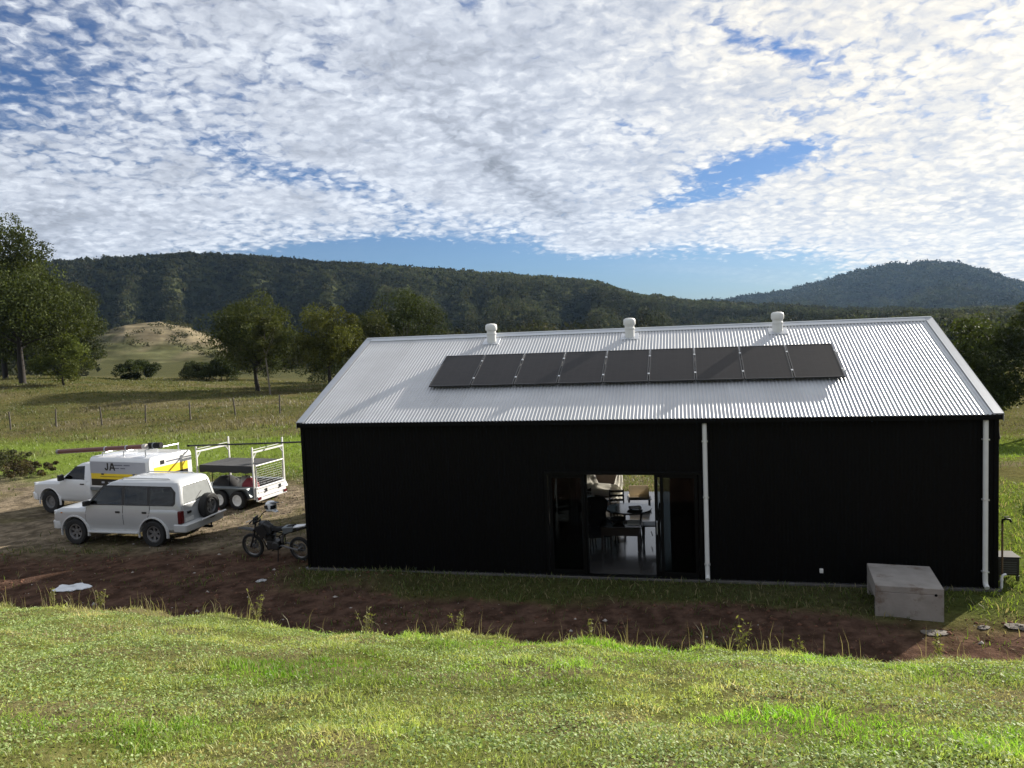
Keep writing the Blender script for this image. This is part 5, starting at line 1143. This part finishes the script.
GLY = [[(.10, .24), (.155, .24), (.155, .06), (.11, 0), (.045, 0), (0, .05), (0, .085), (.05, .085), (.062, .05), (.09, .05), (.10, .075)], [(.19, 0), (.245, 0), (.315, .19), (.315, .24), (.275, .24)], [(.44, 0), (.385, 0), (.316, .19), (.316, .24), (.356, .24)], [(.262, .06), (.368, .06), (.351, .105), (.279, .105)]]
for sd in (1, -1):
    m_ = MB()
    for k, g_ in enumerate(GLY):
        fx3 = (lambda u: -1.0-u) if sd > 0 else (lambda u: -1.42+u)
        m_.prism(g_, lambda p: (fx3(p[0]), sd*(CW+.002), 1.52+p[1]), lambda p: (fx3(p[0]), sd*(CW+.008+.0004*k), 1.52+p[1]))
    part('lettering', m_, M_blackv, cn)
def rvin(nm, y0, y1, z0, z1, m, o=.004): q = MB(); q.box((CX0-o/2, (y0+y1)/2, (z0+z1)/2), (o, y1-y0, z1-z0)); return part(nm, q, m, cn)
rvin('rear_panel', -.72, .72, 1.60, 1.84, mat('white_vinyl', (.7, .7, .68), .4)); rvin('yellow_stripe', -.72, .72, 1.34, 1.598, M_yellow); rvin('black_stripe', -.72, .72, 1.08, 1.338, M_blackv)
rvin('sign_mark', .28, .46, 1.66, 1.79, M_blackv, .007); rvin('sign_mark', .3, .44, 1.16, 1.28, M_yellow, .007); rvin('sign_mark', -.5, .1, 1.16, 1.27, M_silver, .007); rvin('sign_mark', -.4, .2, 1.7, 1.74, mat('slate_vinyl', (.1, .11, .15), .4), .007)
for sx in (UA, -UA):
    for sd in (1, -1): wheel(ute, sx, sd*.78, .385, .385, .25, .21, sd, M_rim, spokes=8)
for sy in (.36, -.36): car_seat(ute, .35, sy, .5)
rk = MB()
for xx in (-.7, -1.6, -2.5):
    rk.tube([(xx, -.7, 1.92), (xx, -.7, 2.147-.0618*(xx+2.3)), (xx, .7, 2.147-.0618*(xx+2.3)), (xx, .7, 1.92)], .022, 8)
part('roof_rack', rk, M_galv, ute)
ur = Matrix.Translation(ute.location) @ Matrix.Rotation(R(160), 4, 'Z')
pc = thing('pipe_carrier', 'long brick red conduit tube lying on the canopy of the ute', 'tube', ur @ Vector((0, .55, 0)), R(160))
m_ = MB(); m_.tube([(1.42, 0, 2.02), (-2.3, 0, 2.25)], .075, 12); part('tube', m_, M_pipe, pc, 60)
for xx, zz in ((1.42, 2.02),): m_ = MB(); m_.tube([(xx+.03, 0, zz-.002), (xx-.06, 0, zz+.004)], .082, 12); part('end_cap', m_, mat('grey_cap', (.2, .18, .17), .5), pc, 60)
m_ = MB(); m_.tube([(-2.28, 0, 2.249), (-2.42, 0, 2.257)], .085, 12); part('end_cap', m_, mat('pale_cap', (.45, .42, .4), .5), pc, 60)
for xx in (-.7, -1.6): m_ = MB(); m_.lathe([(.08, -.03), (.084, 0), (.08, .03)], 14, 'x', (xx, 0, 2.25-.0618*(xx+2.3)), True); part('strap', m_, M_silver, pc)
bx = thing('rolled_awning', 'short black roll fixed crossways at the rear of the canopy', 'roll', ur @ Vector((-2.62, .35, 0)), R(160))
m_ = MB(); m_.tube([(-.2, 0, 2.27), (.25, .05, 2.26)], .1, 12); part('roll', m_, M_coat, bx, 60)
m_ = MB(); m_.lathe([(.103, -.03), (.108, 0), (.103, .03)], 14, 'x', (.05, .03, 2.265), True); part('strap', m_, M_greyp, bx)

# ------------------------------------------------------------------ tandem trailer
TA = R(160); th_ = Vector((math.cos(TA), math.sin(TA), 0)); tl_ = Vector((-th_.y, th_.x, 0))
tro = Vector((-8.40, 24.75, 0))+th_*1.22-tl_*.78; trl = thing('tandem_trailer', 'galvanised tandem box trailer with an overhead rack and black mesh cover', 'trailer', tro, TA); trl.scale = (.95, .97, .97)
bx_ = MB()
for sd in (1, -1): bx_.box((0, sd*.77, .55), (2.44, .025, .36)); bx_.box((0, sd*.785, .73), (2.44, .045, .045)); bx_.box((0, sd*.785, .38), (2.44, .045, .045))
bx_.box((1.22, 0, .55), (.025, 1.54, .36)); bx_.box((0, 0, .39), (2.44, 1.54, .02)); part('tub', bx_, M_greyp, trl, 0, .004)
ch = MB()
for sd in (1, -1): ch.box((0, sd*.5, .33), (2.5, .06, .09)); ch.tube([(1.2, sd*.5, .36), (2.55, 0, .42)], .04, 6)
ch.box((-.24, 0, .31), (1.2, 1.4, .05)); part('drawbar', ch, M_galv, trl)
jw = MB(); jw.tube([(2.2, .1, .12), (2.2, .1, .8)], .03, 8); jw.lathe([(.1, -.02), (.1, .02)], 12, 'y', (2.2, .1, .1)); part('jockey_wheel', jw, M_galv, trl)
tg = MB(); tg.box((-1.235, 0, .56), (.03, 1.58, .36)); tg.box((-1.262, 0, .71), (.02, 1.5, .04)); tg.box((-1.262, 0, .41), (.02, 1.5, .04))
tg.box((-1.26, 0, .56), (.016, 1.4, .03)); tgo = part('tailgate', tg, M_white, trl, 0, .004)
for sy in (.3, -.45): q = MB(); q.box((-1.28, sy, .58), (.03, .06, .12)); part('latch', q, M_blackp, tgo)
q = MB(); q.box((-1.25, 0, .32), (.06, 1.6, .10)); part('rear_beam', q, M_white, trl, 0, .004)
for sd in (1, -1):
    q = MB(); q.box((-1.29, sd*.7, .36), (.03, .16, .09)); part('tail_light', q, M_red, trl)
    q = MB(); ol = [(-1.18, .46), (-1.02, .74), (.68, .74), (.84, .46), (.80, .46), (.65, .705), (-.99, .705), (-1.14, .46)]
    q.prism(ol, lambda p: (p[0], sd*.79, p[1]), lambda p: (p[0], sd*1.02, p[1])); part('mudguard', q, M_greyp, trl, 0, .006)
    for sx in (-.56, .20): wheel(trl, sx, sd*.90, .32, .32, .18, .19, sd, M_rimw, spokes=8)
q = MB()
for sx in (-.56, .20): q.tube([(sx, -.85, .33), (sx, .85, .33)], .03, 8)
part('axle', q, M_dark, trl)
for sx in (1.19, -1.19):
    for sd in (1, -1): q = MB(); tp = 2.10+(.12 if sd < 0 else 0); q.box((sx, sd*.815, .34+(tp-.34)/2), (.05, .05, tp-.34)); part('rack_post', q, M_skin, trl, 0, .006)
    q = MB(); q.box((sx, 0, 1.93), (.05, 1.58, .05)); q.box((sx, 0, 2.02), (.045, 1.55, .012)); part('rack_crossbar', q, M_skin, trl)
    for sd in (1, -1): q = MB(); q.tube([(sx, sd*.79, 1.72), (sx, sd*.62, 1.91)], .02, 6); part('brace', q, M_skin, trl)
q = MB(); q.tube([(-1.22, .72, .74), (-1.22, .72, 1.46), (-1.22, -.72, 1.46), (-1.22, -.72, .74)], .024, 8); go = part('mesh_gate', q, M_skin, trl)
q = MB()
for k in range(1, 18): yy = -.72+1.44*k/18; q.tube([(-1.22, yy, .74), (-1.22, yy, 1.45)], .002, 4)
for k in range(1, 9): zz = .74+.7*k/9; q.tube([(-1.224, -.71, zz), (-1.224, .71, zz)], .002, 4)
part('wire_mesh', q, M_galv, go)
# black mesh cover on thin stays
cv = MB(); vs = []; n1, n2 = 20, 12
for i in range(n1+1):
    for j in range(n2+1):
        fx_2, fy_2 = i/n1, j/n2; vs.append((-1.16+2.3*fx_2, -.74+1.5*fy_2, 1.46-.05*math.sin(math.pi*fx_2*3)**2*math.sin(math.pi*fy_2)))
fs = [(i*(n2+1)+j, (i+1)*(n2+1)+j, (i+1)*(n2+1)+j+1, i*(n2+1)+j+1) for i in range(n1) for j in range(n2)]; o_ = len(vs); vs += [(a, b, c-.012) for a, b, c in vs]; fs += [tuple(k+o_ for k in reversed(f)) for f in fs]
cv.add(vs, fs); cvo = part('mesh_cover', cv, M_shade, trl)
vl = MB(); vs = []
for i in range(25):
    xx = -1.16+2.3*i/24
    for zz, yy in ((1.46, .765), (1.34, .785), (1.22+.015*math.sin(i*1.3), .775+.01*math.sin(i*2))): vs += [(xx, yy, zz), (xx, yy-.01, zz)]
fs = []
for i in range(24):
    a, b = 6*i, 6*i+6
    for j in (0, 2): fs += [(a+j, b+j, b+j+2, a+j+2), (a+j+1, a+j+3, b+j+3, b+j+1)]
vl.add(vs, fs); part('cover_flap', vl, M_shade, cvo, 60)
for xx in (.62, -.1): q = MB(); q.tube([(xx, .74, .74), (xx, .74, 1.46)], .014, 6); part('stay', q, M_dark, trl)
q = MB(); q.tube([(-.3, .3, 1.42), (-.5, .35, 1.0), (-.65, .3, 1.4), (-.8, .4, 1.0), (-.95, .3, 1.38)], .012, 6); q.tube([(-.2, -.2, 1.42), (-.4, -.1, .95), (-.75, -.2, 1.4)], .012, 6); part('loose_strap', q, M_shade, cvo)
def load(nm, label, cat, lx, ly, lz, d, m, seed):
    tm_ = Matrix.Translation(tro) @ Matrix.Rotation(TA, 4, 'Z'); o = thing(nm, label, cat, tm_ @ Vector((lx, ly, lz)), TA+.2)
    q = MB(); q.lathe([(.01, 0), (.4, .02), (.5, .25), (.42, .7), (.2, .97), (0, 1)], 16); me = mesh_of(q, nm)
    for v in me.vertices:
        k = 1+.35*(float(vnoise(np.array([v.co.x*4+seed]), np.array([v.co.y*4+v.co.z*4]), seed)[0])-.5); v.co = (v.co.x*k*d[0], v.co.y*k*d[1], v.co.z*d[2])
    link('bundle', me, m, o, 180); q = MB(); q.tube([(-.4*d[0], 0, .75*d[2]), (0, 0, 1.02*d[2]), (.4*d[0], 0, .75*d[2])], .012, 6); part('tie', q, M_dark, o)
load('tool_bag', 'dark red bag at the tail end of the trailer tub', 'bag', -.72, .45, .40, (.62, .5, .58), mat('dark_red_canvas', (.17, .02, .03), .8), 4)
load('white_sack', 'pale sack beside the dark red bag in the trailer', 'sack', -.35, .2, .40, (.6, .6, .6), mat('pale_sack', (.42, .4, .37), .8), 9)
load('dark_tarp', 'heaped dark tarpaulin at the front of the trailer tub', 'tarpaulin', .55, .1, .40, (1.0, .9, .56), M_shade, 13)
tmx = Matrix.Translation(tro) @ Matrix.Rotation(TA, 4, 'Z')
pl = thing('steel_pole', 'long dark steel pole lying along the trailer rack', 'pole', tmx @ Vector((0, .2, 2.055)), TA)
m_ = MB(); m_.tube([(1.5, .55, 0), (-1.2, -.28, .0), (-2.9, -.8, .01)], .028, 8); part('tube', m_, M_blackp, pl, 60)
m_ = MB(); m_.tube([(1.52, .556, 0), (1.44, .532, 0)], .033, 8); part('end_cap', m_, M_dark, pl)

# ------------------------------------------------------------------ trail bike and helmet
BA = R(162); bk = thing('trail_bike', 'dark trail motorbike with a white tail leaning at the shed corner', 'motorbike', (-6.06, 19.12, -.01), BA); bk.rotation_euler = (R(-9), 0, BA); bk.scale = (1.03, 1.05, 1.08)
def bwheel(x, r):
    q = MB(); q.lathe([(r-.055, -.03), (r-.02, -.036), (r, -.022), (r, .022), (r-.02, .036), (r-.055, .03)], 36, 'y', (x, 0, r), True)
    w_ = part('wheel', q, M_rubber, bk, 40); q = MB(); q.lathe([(r-.075, -.022), (r-.052, -.026), (r-.052, .026), (r-.075, .022)], 36, 'y', (x, 0, r), True); part('rim', q, mat('dull_rim', (.16, .16, .16), .45, .8), w_, 40)
    q = MB(); q.lathe([(.03, -.06), (.04, -.05), (.03, 0), (.04, .05), (.03, .06)], 14, 'y', (x, 0, r)); part('hub', q, M_rim, w_)
    q = MB()
    for k in range(24):
        a = 2*math.pi*k/24; b = a+.35*(-1)**k; s_ = .04*(-1)**(k//2); q.tube([(x+.03*math.cos(b), s_, r+.03*math.sin(b)), (x+(r-.075)*math.cos(a), 0, r+(r-.075)*math.sin(a))], .0022, 4, False)
    part('spokes', q, mat('dull_alloy', (.16, .16, .165), .5, .7), w_)
    q = MB(); q.lathe([(.05, -.075), (.105, -.075), (.105, -.071), (.05, -.071)], 20, 'y', (x, 0, r), True); part('brake_disc', q, mat('dull_alloy', (.16, .16, .165), .5, .7), w_)
bwheel(.67, .30); bwheel(-.67, .285)
q = MB()
for sd in (1, -1): q.tube([(.67, sd*.085, .3), (.50, sd*.085, .66)], .024, 8); q.tube([(.52, sd*.085, .62), (.40, sd*.085, .95)], .018, 8)
q.box((.43, 0, .90), (.07, .22, .035), (0, .45, 0)); q.box((.48, 0, .74), (.07, .22, .035), (0, .45, 0)); part('fork', q, mat('dark_fork', (.04, .04, .042), .35, .5), bk, 40)
q = MB(); q.tube([(.40, 0, .96), (.38, 0, 1.0)], .02, 8); q.tube([(.30, .38, 1.06), (.36, .2, 1.06), (.40, .1, .99), (.40, -.1, .99), (.36, -.2, 1.06), (.30, -.38, 1.06)], .012, 8); hb = part('handlebar', q, M_dark, bk, 60)
for sd in (1, -1):
    q = MB(); q.tube([(.31, sd*.36, 1.06), (.285, sd*.46, 1.055)], .018, 8); part('grip', q, M_rubber, hb)
    q = MB(); q.tube([(.36, sd*.3, 1.07), (.42, sd*.42, 1.06)], .006, 6); part('lever', q, M_galv, hb)
q = MB(); q.prism([(-.11, .86), (.11, .86), (.10, 1.04), (-.10, 1.04)], lambda p: (.50-.3*(p[1]-.86), p[0], p[1]), lambda p: (.515-.3*(p[1]-.86), p[0], p[1])); part('front_number_board', q, M_greyp, bk, 0, .01)
def strip3(pts, w, th=.008):
    m_ = MB(); vs = []
    for (x, z), ww in zip(pts, w):
        vs += [(x, -ww, z-.02), (x, 0, z), (x, ww, z-.02), (x, ww, z-.02-th), (x, 0, z-th), (x, -ww, z-.02-th)]
    n = len(pts); fs = [(6*k+j, 6*k+(j+1) % 6, 6*k+6+(j+1) % 6, 6*k+6+j) for k in range(n-1) for j in range(6)]+[(5, 4, 3, 2, 1, 0), tuple(6*(n-1)+j for j in range(6))]
    m_.add(vs, fs); return m_
part('front_fender', strip3([(1.0, .74), (.86, .76), (.68, .74), (.5, .70), (.36, .60)], [.03, .055, .07, .06, .04]), M_blackp, bk, 30)
part('rear_fender', strip3([(-.94, .91), (-.78, .885), (-.6, .86), (-.42, .82), (-.3, .74)], [.05, .085, .09, .085, .06], .02), M_white, bk, 30)
q = MB(); q.prism([(-.30, .82), (-.62, .86), (-.60, .74), (-.34, .66)], lambda p: (p[0], -.1, p[1]), lambda p: (p[0], .1, p[1])); part('side_panel', q, M_greyp, bk, 0, .015)
st_ = MB(); st_.loft([[(x, sd*w_, z) for x, z, w_, sd in seq] for seq in ([( .12, .84, .03, 1), (.12, .84, .03, -1), (.12, .78, .06, -1), (.12, .78, .06, 1)], [(-.1, .79, .06, 1), (-.1, .79, .06, -1), (-.1, .71, .09, -1), (-.1, .71, .09, 1)], [(-.35, .82, .07, 1), (-.35, .82, .07, -1), (-.35, .74, .09, -1), (-.35, .74, .09, 1)], [(-.62, .885, .06, 1), (-.62, .885, .06, -1), (-.62, .85, .08, -1), (-.62, .85, .08, 1)])]); part('seat', st_, M_coat, bk, 0, .02)
q = MB(); q.loft([[(.36, .06, .93), (.36, -.06, .93), (.36, -.1, .7), (.36, .1, .7)], [(.22, .1, .92), (.22, -.1, .92), (.22, -.13, .66), (.22, .13, .66)], [(.02, .07, .82), (.02, -.07, .82), (.02, -.1, .64), (.02, .1, .64)]]); part('fuel_tank', q, M_blackp, bk, 0, .03)
for sd in (1, -1): q = MB(); q.prism([(.44, .82), (.2, .9), (.1, .68), (.28, .52)], lambda p: (p[0], sd*.13, p[1]), lambda p: (p[0], sd*.145, p[1])); part('radiator_shroud', q, M_blackp, bk, 0, .006)
q = MB()
for sd in (1, -1): q.tube([(.40, 0, .86), (.2, sd*.1, .66), (-.22, sd*.1, .6), (-.22, sd*.1, .34), (.18, sd*.09, .26), (.34, sd*.03, .5), (.41, 0, .8)], .016, 7); q.tube([(-.2, sd*.1, .62), (-.62, sd*.07, .82)], .012, 6)
part('frame', q, M_dark, bk)
q = MB(); q.box((.02, 0, .37), (.34, .2, .2)); q.box((.14, 0, .55), (.17, .15, .2), (0, -.25, 0)); q.lathe([(.09, -.13), (.1, -.11), (.1, .11), (.09, .13)], 18, 'y', (-.06, 0, .36)); part('engine', q, mat('engine_casting', (.06, .06, .06), .5, .6), bk, 0, .02)
q = MB()
for k in range(5): q.box((.14-.012*k, 0, .5+.035*k), (.21, .19, .008), (0, -.25, 0))
part('cooling_fins', q, mat('engine_casting', (.06, .06, .06), .5, .6), bk)
q = MB(); q.tube([(-.2, .09, .38), (-.67, .09, .285)], .022, 8); q.tube([(-.2, -.09, .38), (-.67, -.09, .285)], .022, 8); part('swingarm', q, mat('dull_alloy', (.16, .16, .165), .5, .7), bk)
q = MB(); q.tube([(.2, -.06, .55), (.3, -.12, .42), (.1, -.15, .4), (-.2, -.15, .55), (-.42, -.15, .66)], .02, 8); q.tube([(-.38, -.15, .64), (-.78, -.15, .76)], [.045, .045], 12); part('exhaust', q, mat('dull_alloy', (.16, .16, .165), .5, .7), bk, 60)
q = MB(); q.tube([(-.18, 0, .42), (-.3, 0, .72)], .035, 10); part('shock_absorber', q, M_rim, bk)
for sd in (1, -1): q = MB(); q.tube([(-.02, sd*.1, .28), (-.02, sd*.2, .29)], .014, 6); part('foot_peg', q, M_dark, bk)
q = MB(); q.tube([(-.12, .1, .3), (-.2, .30, .02)], .012, 6); part('side_stand', q, M_dark, bk)
hm_ = Matrix.Translation(bk.location) @ Matrix.Rotation(BA, 4, 'Z') @ Matrix.Rotation(R(-9), 4, 'X')
hp = hm_ @ Vector((.27, -.40, 1.24)); he = thing('helmet', 'white and black motocross helmet resting on the handlebars', 'helmet', hp, R(-35))
q = MB(); q.lathe([(.09, -.13), (.125, -.1), (.14, 0), (.125, .08), (.08, .125), (0, .14)], 24); me = mesh_of(q, 'shell')
for v in me.vertices: v.co.x *= 1.12
c_ = MB(); c_.box((.16, 0, -.01), (.16, .2, .1)); me = boolean(me, [mesh_of(c_)]); as_part('shell', me, M_white, he)
q = MB(); q.lathe([(.0, -.11), (.115, -.1), (.125, 0), (.1, .07), (0, .1)], 20); part('liner', q, M_coat, he, 60)
q = MB(); q.prism([(.1, -.075), (.24, -.045), (.24, .045), (.1, .075)], lambda p: (p[0], p[1], -.075-.25*(p[0]-.1)), lambda p: (p[0], p[1], -.105-.25*(p[0]-.1))); part('chin_bar', q, M_white, he, 0, .01)
q = MB(); q.prism([(.06, -.09), (.26, -.07), (.26, .07), (.06, .09)], lambda p: (p[0], p[1], .10+.0*(p[0])), lambda p: (p[0], p[1], .112)); part('peak', q, M_blackp, he, 0, .004)
for sd in (1, -1): q = MB(); q.prism([(-.08, -.05), (.06, -.06), (.03, .05), (-.1, .03)], lambda p: (p[0], sd*.128, p[1]), lambda p: (p[0], sd*.142, p[1])); part('decal', q, M_blackv, he, 0, .004)
